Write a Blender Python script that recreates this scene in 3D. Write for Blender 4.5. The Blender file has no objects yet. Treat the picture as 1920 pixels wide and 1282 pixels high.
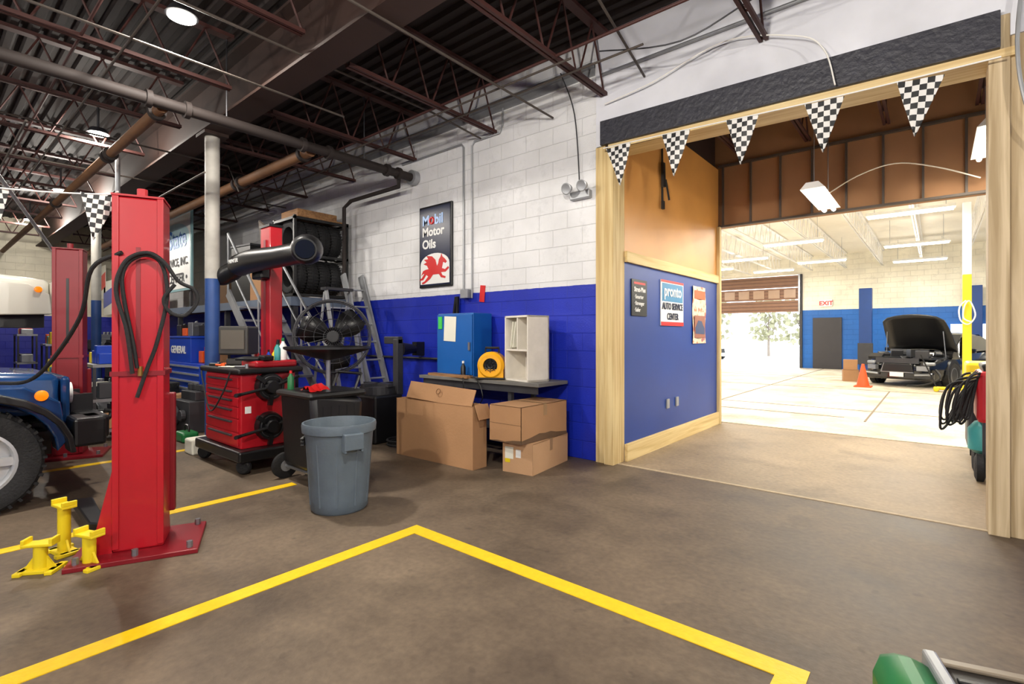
import bpy, bmesh, math, random
from mathutils import Vector, Matrix, Euler
random.seed(7)
sc=bpy.context.scene; col=sc.collection
pi=math.pi
def C(r,g,b):
    f=lambda c:(c/255/12.92) if c/255<=0.04045 else ((c/255+0.055)/1.055)**2.4
    return (f(r),f(g),f(b),1)
MC={}
def mat(name,rgb=(128,128,128),rough=.5,metal=0,var=.12,scale=5,bump=0,emit=0,bs=40,coat=0):
    if name in MC: return MC[name]
    m=bpy.data.materials.new(name); m.use_nodes=True; nt=m.node_tree; N=nt.nodes; L=nt.links
    p=N['Principled BSDF']; c=C(*rgb)
    p.inputs['Roughness'].default_value=rough; p.inputs['Metallic'].default_value=metal
    p.inputs['Coat Weight'].default_value=coat
    tc=N.new('ShaderNodeTexCoord')
    nz=N.new('ShaderNodeTexNoise'); nz.inputs['Scale'].default_value=scale; nz.inputs['Detail'].default_value=5
    L.new(tc.outputs['Object'],nz.inputs['Vector'])
    mx=N.new('ShaderNodeMix'); mx.data_type='RGBA'
    mx.inputs[6].default_value=tuple(x*(1-var) for x in c[:3])+(1,)
    mx.inputs[7].default_value=tuple(min(1,x*(1+var)) for x in c[:3])+(1,)
    L.new(nz.outputs['Fac'],mx.inputs[0]); L.new(mx.outputs[2],p.inputs['Base Color'])
    if bump:
        n2=N.new('ShaderNodeTexNoise'); n2.inputs['Scale'].default_value=bs; n2.inputs['Detail'].default_value=4
        L.new(tc.outputs['Object'],n2.inputs['Vector'])
        b=N.new('ShaderNodeBump'); b.inputs['Strength'].default_value=bump; b.inputs['Distance'].default_value=.02
        L.new(n2.outputs['Fac'],b.inputs['Height']); L.new(b.outputs['Normal'],p.inputs['Normal'])
    if emit:
        p.inputs['Emission Color'].default_value=c; p.inputs['Emission Strength'].default_value=emit
    MC[name]=m; return m

class G:
    def __init__(s): s.v=[];s.f=[];s.m=[];s.mi=0
    def add(s,v,f):
        o=len(s.v); s.v+=[Vector(p) for p in v]; s.f+=[[i+o for i in q] for q in f]; s.m+=[s.mi]*len(f); return s
    def bx(s,x0,x1,y0,y1,z0,z1):
        return s.add([(x0,y0,z0),(x1,y0,z0),(x1,y1,z0),(x0,y1,z0),(x0,y0,z1),(x1,y0,z1),(x1,y1,z1),(x0,y1,z1)],
          [(0,3,2,1),(4,5,6,7),(0,1,5,4),(1,2,6,5),(2,3,7,6),(3,0,4,7)])
    def ob(s,c,d,rot=(0,0,0)):
        k=len(s.v); s.bx(-d[0]/2,d[0]/2,-d[1]/2,d[1]/2,-d[2]/2,d[2]/2)
        return s.xf(Matrix.Translation(c)@Euler(rot).to_matrix().to_4x4(),k)
    def xf(s,M,k=0):
        for i in range(k,len(s.v)): s.v[i]=M@s.v[i]
        return s
    def cyl(s,a,b,r,r2=None,n=14):
        a=Vector(a);b=Vector(b); r2=r if r2 is None else r2
        q=(b-a).to_track_quat('Z','Y'); vs=[];
        for (c,rr) in ((a,r),(b,r2)):
            for i in range(n):
                t=2*pi*i/n; vs.append(c+q@Vector((rr*math.cos(t),rr*math.sin(t),0)))
        fs=[(i,(i+1)%n,n+(i+1)%n,n+i) for i in range(n)]+[tuple(reversed(range(n))),tuple(range(n,2*n))]
        return s.add(vs,fs)
    def tube(s,pts,r,n=8,sm=1):
        P=[Vector(p) for p in pts]; R=list(r) if isinstance(r,(list,tuple)) else [r]*len(P)
        if sm and len(P)>2:
            Q=[];RR=[]
            for i in range(len(P)-1):
                p0=P[max(i-1,0)];p1=P[i];p2=P[i+1];p3=P[min(i+2,len(P)-1)]
                for k in range(6):
                    t=k/6; Q.append(.5*((2*p1)+(p2-p0)*t+(2*p0-5*p1+4*p2-p3)*t*t+(-p0+3*p1-3*p2+p3)*t**3)); RR.append(R[i]*(1-t)+R[i+1]*t)
            Q.append(P[-1]); RR.append(R[-1]); P=Q;R=RR
        vs=[];fs=[]
        d=(P[1]-P[0]).normalized(); up=Vector((0,0,1)) if abs(d.z)<.9 else Vector((1,0,0))
        nrm=(up-d*up.dot(d)).normalized()
        for i,p in enumerate(P):
            d=(P[min(i+1,len(P)-1)]-P[max(i-1,0)]).normalized()
            nrm=(nrm-d*nrm.dot(d)).normalized(); bn=d.cross(nrm)
            for k in range(n):
                t=2*pi*k/n; vs.append(p+nrm*(R[i]*math.cos(t))+bn*(R[i]*math.sin(t)))
        for i in range(len(P)-1):
            for k in range(n): fs.append((i*n+k,i*n+(k+1)%n,(i+1)*n+(k+1)%n,(i+1)*n+k))
        fs+= [tuple(reversed(range(n))),tuple(range((len(P)-1)*n,len(P)*n))]
        return s.add(vs,fs)
    def lathe(s,prof,n=32,M=None,cap=True):
        vs=[];fs=[];m=len(prof)
        for (r,z) in prof:
            for i in range(n):
                t=2*pi*i/n; vs.append((r*math.cos(t),r*math.sin(t),z))
        for j in range(m-1):
            for i in range(n): fs.append((j*n+i,j*n+(i+1)%n,(j+1)*n+(i+1)%n,(j+1)*n+i))
        if cap: fs+=[tuple(reversed(range(n))),tuple(range((m-1)*n,m*n))]
        k=len(s.v); s.add(vs,fs)
        if M is not None: s.xf(M,k)
        return s
    def tor(s,c,R,r,rot=(0,0,0),n=32,k=6):
        pr=[(R+r*math.cos(2*pi*i/k),r*math.sin(2*pi*i/k)) for i in range(k+1)]
        return s.lathe(pr,n,Matrix.Translation(c)@Euler(rot).to_matrix().to_4x4(),cap=False)
    def prism(s,poly,ax,a,b):
        n=len(poly); mp={'x':lambda p,t:(t,p[0],p[1]),'y':lambda p,t:(p[0],t,p[1]),'z':lambda p,t:(p[0],p[1],t)}[ax]
        vs=[mp(p,a) for p in poly]+[mp(p,b) for p in poly]
        fs=[tuple(range(n)),tuple(reversed(range(n,2*n)))]+[(i,n+i,n+(i+1)%n,(i+1)%n) for i in range(n)]
        return s.add(vs,fs)
def RY(c,a=0,b=0,g=0): return Matrix.Translation(c)@Euler((a,b,g)).to_matrix().to_4x4()
def mk(name,g,mats,parent=None,w=0,loc=(0,0,0),rot=(0,0,0),bevel=0,smooth=0,label=None,cat=None,kind=None,group=None):
    if not isinstance(mats,(list,tuple)): mats=[mats]
    if parent is not None and w:
        o=Vector(parent.location)
        for i in range(len(g.v)): g.v[i]=g.v[i]-o
    if parent is None and w:
        xs=[p.x for p in g.v];ys=[p.y for p in g.v];zs=[p.z for p in g.v]
        o=Vector(((min(xs)+max(xs))/2,(min(ys)+max(ys))/2,min(zs)))
        for i in range(len(g.v)): g.v[i]=g.v[i]-o
        loc=o
    me=bpy.data.meshes.new(name); me.from_pydata([tuple(p) for p in g.v],[],g.f)
    for m in mats: me.materials.append(m)
    for i,p in enumerate(me.polygons): p.material_index=min(g.m[i],len(mats)-1)
    bm=bmesh.new(); bm.from_mesh(me); bmesh.ops.remove_doubles(bm,verts=bm.verts,dist=1e-5)
    bmesh.ops.recalc_face_normals(bm,faces=bm.faces); bm.to_mesh(me); bm.free()
    if smooth:
        for p in me.polygons: p.use_smooth=True
        try: me.set_sharp_from_angle(angle=math.radians(40))
        except Exception: pass
    ob=bpy.data.objects.new(name,me); col.objects.link(ob); ob.location=loc; ob.rotation_euler=rot
    if parent is not None: ob.parent=parent
    if bevel:
        b=ob.modifiers.new('bevel','BEVEL'); b.width=bevel; b.segments=2; b.limit_method='ANGLE'; b.angle_limit=math.radians(40)
    if label: ob['label']=label
    if cat: ob['category']=cat
    if kind: ob['kind']=kind
    if group: ob['group']=group
    return ob
def th(name,loc,label,cat,rz=0,group=None,rot=None):
    e=bpy.data.objects.new(name,None); e.empty_display_size=.2; col.objects.link(e); e.location=loc
    e.rotation_euler=rot or (0,0,rz); e['label']=label; e['category']=cat
    if group: e['group']=group
    return e
def dup(src,loc,rz=None,label=None,rot=None):
    def cp(o,par):
        n=o.copy(); col.objects.link(n)
        if par is not None: n.parent=par
        for c in list(o.children): cp(c,n)
        return n
    n=cp(src,None); n.location=loc
    if rz is not None: n.rotation_euler=(0,0,rz)
    if rot is not None: n.rotation_euler=rot
    if label: n['label']=label
    return n
def txt(name,s,parent,loc,rot,size,m,align='CENTER',bold=0,ext=.002,w=0,sx=1):
    cu=bpy.data.curves.new(name,'FONT'); cu.body=s; cu.size=size; cu.align_x=align; cu.extrude=ext; cu.offset=bold; cu.resolution_u=3
    t=bpy.data.objects.new(name+'_tmp',cu); col.objects.link(t)
    bpy.context.view_layer.update()
    me=bpy.data.meshes.new_from_object(t.evaluated_get(bpy.context.evaluated_depsgraph_get()))
    bpy.data.objects.remove(t); me.materials.clear(); me.materials.append(m); me.name=name
    for v in me.vertices: v.co.x*=sx
    ob=bpy.data.objects.new(name,me); col.objects.link(ob)
    if parent is not None:
        ob.parent=parent
        if w: loc=Vector(loc)-Vector(parent.location)
    ob.location=loc; ob.rotation_euler=rot
    return ob
FY=(pi/2,0,0)
FX=(pi/2,0,pi/2)
S='structure'
# ------------------------------------------------ materials
def wallmat(name,low,high,zs,block=True,grime=.12):
    m=bpy.data.materials.new(name); m.use_nodes=True; nt=m.node_tree; N=nt.nodes; L=nt.links; p=N['Principled BSDF']
    geo=N.new('ShaderNodeNewGeometry'); sp=N.new('ShaderNodeSeparateXYZ'); L.new(geo.outputs['Position'],sp.inputs[0])
    ad=N.new('ShaderNodeMath'); ad.operation='ADD'; L.new(sp.outputs['X'],ad.inputs[0]); L.new(sp.outputs['Y'],ad.inputs[1])
    cb=N.new('ShaderNodeCombineXYZ'); L.new(ad.outputs[0],cb.inputs['X']); L.new(sp.outputs['Z'],cb.inputs['Y'])
    lt=N.new('ShaderNodeMath'); lt.operation='GREATER_THAN'; lt.inputs[1].default_value=zs
    nw=N.new('ShaderNodeTexNoise'); nw.inputs['Scale'].default_value=12; L.new(geo.outputs['Position'],nw.inputs['Vector'])
    ma=N.new('ShaderNodeMath'); ma.operation='MULTIPLY_ADD'; ma.inputs[1].default_value=.012; L.new(nw.outputs['Fac'],ma.inputs[0]); L.new(sp.outputs['Z'],ma.inputs[2])
    L.new(ma.outputs[0],lt.inputs[0])
    mx=N.new('ShaderNodeMix'); mx.data_type='RGBA'; mx.inputs[6].default_value=C(*low); mx.inputs[7].default_value=C(*high); L.new(lt.outputs[0],mx.inputs[0])
    nz=N.new('ShaderNodeTexNoise'); nz.inputs['Scale'].default_value=1.6; nz.inputs['Detail'].default_value=7; L.new(geo.outputs['Position'],nz.inputs['Vector'])
    rp=N.new('ShaderNodeMapRange'); rp.inputs['From Min'].default_value=.3; rp.inputs['From Max'].default_value=.7; rp.inputs['To Min'].default_value=1-grime*1.6; rp.inputs['To Max'].default_value=1+grime*.4
    L.new(nz.outputs['Fac'],rp.inputs['Value'])
    mu=N.new('ShaderNodeMix'); mu.data_type='RGBA'; mu.blend_type='MULTIPLY'; mu.inputs[0].default_value=1
    L.new(mx.outputs[2],mu.inputs[6]); L.new(rp.outputs[0],mu.inputs[7])
    out=mu.outputs[2]
    if block:
        br=N.new('ShaderNodeTexBrick'); br.inputs['Scale'].default_value=1; br.inputs['Brick Width'].default_value=.406; br.inputs['Row Height'].default_value=.203
        br.inputs['Mortar Size'].default_value=.005; br.inputs['Mortar Smooth'].default_value=.6
        br.inputs['Color1'].default_value=(1,1,1,1); br.inputs['Color2'].default_value=(.94,.94,.94,1); br.inputs['Mortar'].default_value=(.8,.8,.8,1)
        L.new(cb.outputs[0],br.inputs['Vector'])
        m2=N.new('ShaderNodeMix'); m2.data_type='RGBA'; m2.blend_type='MULTIPLY'; m2.inputs[0].default_value=.75
        L.new(out,m2.inputs[6]); L.new(br.outputs['Color'],m2.inputs[7]); out=m2.outputs[2]
        ns=N.new('ShaderNodeTexNoise'); ns.inputs['Scale'].default_value=3.2; ns.inputs['Detail'].default_value=9; ns.inputs['Roughness'].default_value=.72; L.new(geo.outputs['Position'],ns.inputs['Vector'])
        cr=N.new('ShaderNodeMapRange'); cr.inputs['From Min'].default_value=.54; cr.inputs['From Max'].default_value=.72; cr.inputs['To Min'].default_value=1; cr.inputs['To Max'].default_value=.74; L.new(ns.outputs['Fac'],cr.inputs['Value'])
        m5=N.new('ShaderNodeMix'); m5.data_type='RGBA'; m5.blend_type='MULTIPLY'; m5.inputs[0].default_value=.9; L.new(out,m5.inputs[6]); L.new(cr.outputs[0],m5.inputs[7]); out=m5.outputs[2]
        n3=N.new('ShaderNodeTexNoise'); n3.inputs['Scale'].default_value=60; L.new(geo.outputs['Position'],n3.inputs['Vector'])
        sb=N.new('ShaderNodeMath'); sb.operation='MULTIPLY_ADD'; sb.inputs[1].default_value=.35; L.new(n3.outputs['Fac'],sb.inputs[0])
        iv=N.new('ShaderNodeMath'); iv.operation='SUBTRACT'; iv.inputs[0].default_value=1; L.new(br.outputs['Fac'],iv.inputs[1]); L.new(iv.outputs[0],sb.inputs[2])
        bp=N.new('ShaderNodeBump'); bp.inputs['Strength'].default_value=.6; bp.inputs['Distance'].default_value=.011
        L.new(sb.outputs[0],bp.inputs['Height']); L.new(bp.outputs['Normal'],p.inputs['Normal'])
    L.new(out,p.inputs['Base Color']); p.inputs['Roughness'].default_value=.45
    return m
M_block=wallmat('painted_block',(20,42,174),(232,232,233),1.975)
M_block2=wallmat('painted_block_bay',(20,100,185),(242,236,216),2.46)
M_plaster=wallmat('painted_plaster',(222,223,230),(222,223,230),0,False)
M_part=wallmat('partition_board',(24,62,142),(208,148,76),2.27,False,.08)
def floormat():
    m=bpy.data.materials.new('concrete_floor'); m.use_nodes=True; nt=m.node_tree; N=nt.nodes; L=nt.links; p=N['Principled BSDF']
    geo=N.new('ShaderNodeNewGeometry'); sp=N.new('ShaderNodeSeparateXYZ'); L.new(geo.outputs['Position'],sp.inputs[0])
    nz=N.new('ShaderNodeTexNoise'); nz.inputs['Scale'].default_value=.9; nz.inputs['Detail'].default_value=9; nz.inputs['Roughness'].default_value=.66; L.new(geo.outputs['Position'],nz.inputs['Vector'])
    n2=N.new('ShaderNodeTexNoise'); n2.inputs['Scale'].default_value=26; n2.inputs['Detail'].default_value=6; L.new(geo.outputs['Position'],n2.inputs['Vector'])
    def ramp(a,ca,b,cb_):
        r=N.new('ShaderNodeValToRGB'); r.color_ramp.elements[0].position=a; r.color_ramp.elements[0].color=C(*ca); r.color_ramp.elements[1].position=b; r.color_ramp.elements[1].color=C(*cb_); L.new(nz.outputs['Fac'],r.inputs[0]); return r
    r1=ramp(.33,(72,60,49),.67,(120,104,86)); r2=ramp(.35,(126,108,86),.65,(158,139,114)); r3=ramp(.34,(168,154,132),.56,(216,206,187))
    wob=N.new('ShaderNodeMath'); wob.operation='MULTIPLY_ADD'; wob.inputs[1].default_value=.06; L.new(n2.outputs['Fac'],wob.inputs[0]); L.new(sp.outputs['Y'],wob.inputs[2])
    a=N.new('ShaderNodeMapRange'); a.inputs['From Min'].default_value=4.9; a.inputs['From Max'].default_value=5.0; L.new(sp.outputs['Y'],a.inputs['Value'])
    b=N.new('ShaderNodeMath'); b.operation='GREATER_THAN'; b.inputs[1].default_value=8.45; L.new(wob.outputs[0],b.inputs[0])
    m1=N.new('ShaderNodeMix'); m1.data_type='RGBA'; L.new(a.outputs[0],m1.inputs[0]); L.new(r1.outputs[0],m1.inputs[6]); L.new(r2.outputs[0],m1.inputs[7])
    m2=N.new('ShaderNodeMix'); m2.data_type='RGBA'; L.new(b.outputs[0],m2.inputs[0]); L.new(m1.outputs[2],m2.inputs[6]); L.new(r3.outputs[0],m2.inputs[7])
    mr=N.new('ShaderNodeMapRange'); mr.inputs['From Min'].default_value=.3; mr.inputs['From Max'].default_value=.7; mr.inputs['To Min'].default_value=.82; mr.inputs['To Max'].default_value=1.12; L.new(n2.outputs['Fac'],mr.inputs['Value'])
    m3=N.new('ShaderNodeMix'); m3.data_type='RGBA'; m3.blend_type='MULTIPLY'; m3.inputs[0].default_value=1; L.new(m2.outputs[2],m3.inputs[6]); L.new(mr.outputs[0],m3.inputs[7])
    vo=N.new('ShaderNodeTexNoise'); vo.inputs['Scale'].default_value=1.9; vo.inputs['Detail'].default_value=5; L.new(geo.outputs['Position'],vo.inputs['Vector'])
    stt=N.new('ShaderNodeMapRange'); stt.inputs['From Min'].default_value=.56; stt.inputs['From Max'].default_value=.74; stt.inputs['To Min'].default_value=1; stt.inputs['To Max'].default_value=.68; L.new(vo.outputs['Fac'],stt.inputs['Value'])
    m4=N.new('ShaderNodeMix'); m4.data_type='RGBA'; m4.blend_type='MULTIPLY'; m4.inputs[0].default_value=1; L.new(m3.outputs[2],m4.inputs[6]); L.new(stt.outputs[0],m4.inputs[7])
    # small dark specks of oil
    sk=N.new('ShaderNodeTexNoise'); sk.inputs['Scale'].default_value=9; sk.inputs['Detail'].default_value=2; L.new(geo.outputs['Position'],sk.inputs['Vector'])
    s2=N.new('ShaderNodeMapRange'); s2.inputs['From Min'].default_value=.68; s2.inputs['From Max'].default_value=.74; s2.inputs['To Min'].default_value=1; s2.inputs['To Max'].default_value=.75; L.new(sk.outputs['Fac'],s2.inputs['Value'])
    m6=N.new('ShaderNodeMix'); m6.data_type='RGBA'; m6.blend_type='MULTIPLY'; m6.inputs[0].default_value=1; L.new(m4.outputs[2],m6.inputs[6]); L.new(s2.outputs[0],m6.inputs[7])
    L.new(m6.outputs[2],p.inputs['Base Color'])
    rr=N.new('ShaderNodeMapRange'); rr.inputs['To Min'].default_value=.38; rr.inputs['To Max'].default_value=.78; L.new(nz.outputs['Fac'],rr.inputs['Value']); L.new(rr.outputs[0],p.inputs['Roughness'])
    p.inputs['Specular IOR Level'].default_value=.4
    bp=N.new('ShaderNodeBump'); bp.inputs['Strength'].default_value=.25; bp.inputs['Distance'].default_value=.01; L.new(n2.outputs['Fac'],bp.inputs['Height']); L.new(bp.outputs['Normal'],p.inputs['Normal'])
    return m
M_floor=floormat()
M_deck=mat('rusty_roof_deck',(27,15,12),.85,.0,.35,2)
M_steelbrown=mat('oxide_steel',(46,26,18),.7,.0,.3,4)
M_joistred=mat('oxide_joist',(60,27,22),.65,0,.25,4)
M_white=mat('white_paint',(232,230,224),.5,0,.06)
M_wdeck=mat('white_deck',(238,231,214),.6,0,.06)
def woodmat(name,a,b,axis='Z'):
    m=bpy.data.materials.new(name); m.use_nodes=True; nt=m.node_tree; N=nt.nodes; L=nt.links; p=N['Principled BSDF']
    tc=N.new('ShaderNodeTexCoord'); mp=N.new('ShaderNodeMapping'); sc_={'X':(.6,14,14),'Y':(14,.6,14),'Z':(14,14,.6)}[axis]; mp.inputs['Scale'].default_value=sc_
    L.new(tc.outputs['Object'],mp.inputs[0]); nz=N.new('ShaderNodeTexNoise'); nz.inputs['Scale'].default_value=1.5; nz.inputs['Detail'].default_value=6; nz.inputs['Distortion'].default_value=.6; L.new(mp.outputs[0],nz.inputs['Vector'])
    r=N.new('ShaderNodeValToRGB'); r.color_ramp.elements[0].position=.35; r.color_ramp.elements[0].color=C(*a); r.color_ramp.elements[1].position=.62; r.color_ramp.elements[1].color=C(*b)
    L.new(nz.outputs['Fac'],r.inputs[0]); L.new(r.outputs[0],p.inputs['Base Color']); p.inputs['Roughness'].default_value=.65
    bp=N.new('ShaderNodeBump'); bp.inputs['Strength'].default_value=.2; bp.inputs['Distance'].default_value=.01; L.new(nz.outputs['Fac'],bp.inputs['Height']); L.new(bp.outputs['Normal'],p.inputs['Normal'])
    return m
M_pz=woodmat('pine_vertical',(190,160,106),(218,196,144),'Z'); M_py=woodmat('pine_along_y',(200,170,110),(226,202,146),'Y'); M_px=woodmat('pine_along_x',(196,166,114),(220,198,148),'X')
M_pw=woodmat('weathered_pine',(162,140,104),(204,184,150),'Z')
M_beamdark=mat('charcoal_beam',(48,48,56),.5,0,.35,9,.5,bs=25)
M_yline=mat('yellow_floor_paint',(232,190,14),.5,0,.16,22,.15)
M_red=mat('red_enamel',(172,18,32),.35,0,.14,3,coat=.2)
M_dred=mat('dark_red_enamel',(122,14,26),.4,0,.2,3)
M_black=mat('black_plastic',(18,18,20),.38,0,.2)
M_rubber=mat('black_rubber',(22,22,24),.75,0,.2,12,.3,bs=60)
M_steel=mat('galvanised_steel',(150,152,156),.38,.8,.15,9)
M_alu=mat('aluminium',(160,162,165),.45,.5,.15,9)
M_rim=mat('silver_alloy',(190,192,195),.35,.3,.05)
M_dgrey=mat('dark_grey_steel',(58,58,62),.5,.3,.25)
M_blue=mat('blue_enamel',(12,60,170),.35,0,.1)
M_cblue=mat('cabinet_blue',(14,88,164),.4,0,.1)
M_logoblue=mat('logo_pale_blue',(176,206,250),.4,0,.03)
M_colblue=mat('column_blue',(38,70,128),.5,0,.25,6)
M_colwht=mat('column_white',(170,166,158),.6,0,.3,6)
M_yel=mat('yellow_enamel',(226,200,26),.45,0,.15)
M_orange=mat('orange_enamel',(224,86,20),.45,0,.12)
M_teal=mat('teal_enamel',(60,150,150),.4,0,.1)
M_green=mat('green_plastic',(20,104,52),.4,0,.15)
M_card=mat('cardboard',(170,128,90),.85,0,.12,3,.1)
M_card2=mat('cardboard_pale',(188,148,110),.85,0,.12,3,.1)
M_cardd=mat('cardboard_stained',(96,72,50),.85,0,.2,5)
M_glow=mat('lamp_lens',(255,250,238),.4,0,0,emit=18)
M_glowf=mat('fluorescent_tube',(255,248,225),.4,0,0,emit=12)
M_paper=mat('paper',(222,220,205),.8,0,.05)
M_navy=mat('navy_enamel',(16,26,58),.3,0,.1)
M_signred=mat('sign_red',(206,36,36),.4,0,.05)
M_signwhite=mat('sign_white',(235,235,232),.4,0,.03)
M_can=mat('grey_blue_plastic',(88,100,110),.5,0,.2,8,.1)
M_conduit=mat('conduit',(70,62,56),.65,.1,.2)
M_glass=mat('smoked_glass',(24,28,32),.1,0,.05)
M_amber=mat('amber_lens',(250,130,10),.25,0,.05,emit=.6)
M_wood=woodmat('rough_board',(120,84,52),(160,118,76),'X')
# ------------------------------------------------ structure
def st(name,b,m,bev=0): return mk(name,G().bx(*b),m,w=1,kind=S,bevel=bev)
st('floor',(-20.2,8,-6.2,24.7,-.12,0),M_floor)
st('wall_north',(-20.2,-2.88,4.9,5.1,0,4.72),M_block)
st('wall_north.001',(-2.88,8,4.88,5.1,3.47,4.72),M_plaster)
st('wall_north.002',(.5,8,4.9,5.1,0,3.47),M_block)
st('wall_west',(-20.2,-20,-6.2,4.9,0,4.72),wallmat('cream_block',(26,34,150),(224,216,190),1.97))
st('wall_south',(-20,8,-6.2,-6,0,4.72),M_block)
st('wall_east',(7.8,8,-6,4.9,0,4.72),M_block)
mk('trim_1',G().prism([(-2.72,3.40),(.42,3.32),(.42,3.38),(-2.72,3.46)],'y',4.86,5.16),M_px,w=1,kind=S)
mk('trim_2',G().prism([(-2.8,3.46),(.34,3.38),(.34,3.64),(-2.8,3.72)],'y',4.82,4.88),M_beamdark,w=1,kind=S,bevel=.006)
st('wall_passage_west',(-2.83,-2.65,5.1,8.25,0,4.02),M_part)
st('wall_passage_west.001',(-2.83,-2.7,5.1,8.25,4.02,4.66),M_steelbrown)  # dark filler added above the partition to close a bright gap
st('wall_passage_east',(.8,.95,5.1,8.25,0,4.7),M_plaster)
st('trim_3',(-2.88,-2.76,4.87,5.1,0,3.46),M_pz,.004)
st('trim_4',(-2.76,-2.65,4.84,5.1,0,3.38),M_pz,.004)
st('trim_5',(.28,.39,4.87,5.1,0,3.62),M_pw,.004)
st('trim_6',(.39,.47,4.9,5.1,0,3.9),M_pw,.004)
st('trim_13',(.47,.5,4.9,5.1,0,3.9),mat('grey_jamb',(96,100,92),.6),.004)
st('trim_7',(-2.65,-2.615,5.1,8.2,2.21,2.33),M_py,.003)
st('baseboard_west',(-2.65,-2.612,5.1,8.2,0,.19),M_py,.003)
st('trim_8',(-2.65,-2.60,8.17,8.25,0,3.1),M_pz,.003)
st('ceiling.001',(-2.83,.95,5.1,8.4,4.66,4.72),M_deck)
M_kraft=mat('brown_gypsum_board',(158,116,80),.85,0,.2,2)
st('wall_passage_north',(-2.83,.95,8.3,8.4,3.1,4.66),M_kraft)
M_stud=mat('light_gauge_stud',(84,74,66),.6,.2,.2)
g=G()
for z in (3.1,4.05): g.bx(-2.65,.8,8.24,8.3,z,z+.03)
random.seed(2); xx=-2.6
while xx<.78:
    g.bx(xx,xx+.025,8.26,8.3,3.13,4.05); xx+=.41
mk('trim_9',g,M_stud,w=1,kind=S)
st('wall_bay_south',(-12,-2.83,8.25,8.4,0,4.72),M_block2)
st('wall_bay_south.001',(.95,7.8,8.25,8.4,0,4.72),M_block2)
st('wall_bay_west',(-12.2,-12,8.25,24.7,0,4.72),M_block2)
st('wall_bay_east',(7.8,8,8.25,24.7,0,4.72),M_block2)
st('wall_bay_north',(-4.45,8,24.5,24.7,0,4.72),M_block2)
st('wall_bay_north.001',(-12,-8.2,24.5,24.7,0,4.72),M_block2)
st('wall_bay_north.002',(-8.2,-4.45,24.5,24.7,4.0,4.72),M_block2)
st('ceiling.002',(-12,8,8.4,24.7,4.72,4.8),M_wdeck)
g=G(); prof=[]; y=-6.2
while y<5.1:
    prof+=[(y,4.70),(y+.06,4.70),(y+.085,4.74),(y+.135,4.74)]; y+=.16
prof+=[(y,4.70),(y,4.8),(-6.2,4.8)]
g.prism(prof,'x',-20.2,8); mk('ceiling',g,M_deck,w=1,kind=S)
st('trim_10',(-2.65,.28,4.93,4.965,0,.006),mat('threshold_dust',(176,158,132),.8,0,.3,20))
st('trim_11',(-2.65,.8,8.40,8.46,0,.008),mat('threshold_pale',(205,190,165),.8,0,.3,20))
M_joint=mat('slab_joint',(124,110,92),.8,0,.4,14)
for i,b in enumerate(((-12,7.8,11.3,11.34),(-12,7.8,15.6,15.64),(-3.6,-3.56,8.5,24.4),(-.9,-.87,9.9,15.6),(-12,7.8,19.5,19.54),(-3.4,-1.2,10.2,10.24))):
    st('floor_joint' if i==0 else 'floor_joint.%03d'%i,b+(0,.004),M_joint)
def line(n,b): mk(n,G().bx(*b),M_yline,w=1,kind=S)
line('floor_marking',(-2.93,-2.82,-3,2.4,.0,.004))
line('floor_marking.001',(-2.82,-.4,2.29,2.4,.0,.004))
line('floor_marking.002',(-.51,-.4,-3,2.29,.0,.004))
line('floor_marking.003',(-4.68,-4.58,-3,2.33,.0,.004))
line('floor_marking.004',(-7.05,-6.95,-3,2.45,.0,.004))
g=G().bx(-3.98,-2.95,24.42,24.5,0,2.12); mk('door_1',g,mat('dark_door',(52,50,54),.5),w=1,kind=S,bevel=.01)
d=th('exit_sign',(-3.5,24.44,2.62),'white exit sign with red letters above the grey door','sign')
mk('housing',G().bx(-3.72,-3.28,24.42,24.5,2.58,2.88),M_signwhite,d,1,bevel=.01)
txt('lettering','EXIT',d,(-3.5,24.41,2.64),FY,.24,M_signred,w=1,bold=.006)
M_bright=mat('daylit_glass',(235,240,245),.3,0,0,emit=1.2)
mk('window_1',G().bx(.4,3.4,24.44,24.5,1.1,1.8),M_bright,w=1,kind=S)
M_gd=mat('brown_garage_door',(128,94,74),.6,0,.12)
gd=th('garage_door',(-6.3,24.4,2.38),'brown sectional garage door rolled half way up','garage door')
for i in range(3):
    pn=mk('panel',G().bx(-8.3,-4.5,24.36,24.42,2.4+i*.53,2.4+i*.53+.5),M_gd,gd,1,bevel=.01)
for i in range(3):
    for k in range(3): mk('panel_rib',G().bx(-8.3,-4.5,24.345,24.36,2.48+i*.53+k*.15,2.50+i*.53+k*.15),mat('garage_door_rib',(88,62,50),.6),gd,1)
for i in range(6): mk('window_pane',G().bx(-8.15+i*.62,-7.7+i*.62,24.335,24.345,3.0,3.36),mat('dusty_pane',(160,132,110),.4),gd,1)
for a,b in ((-8.35,-8.28),(-4.5,-4.43)): mk('track',G().bx(a,b,24.3,24.42,2.38,4.0),M_steel,gd,1)
st('trim_12',(-4.47,-4.37,24.4,24.5,0,4.0),M_dgrey)
st('ground',(-40,30,24.7,70,-.12,-.02),mat('pale_pavement',(210,210,210),.8,0,.1,1))
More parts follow.
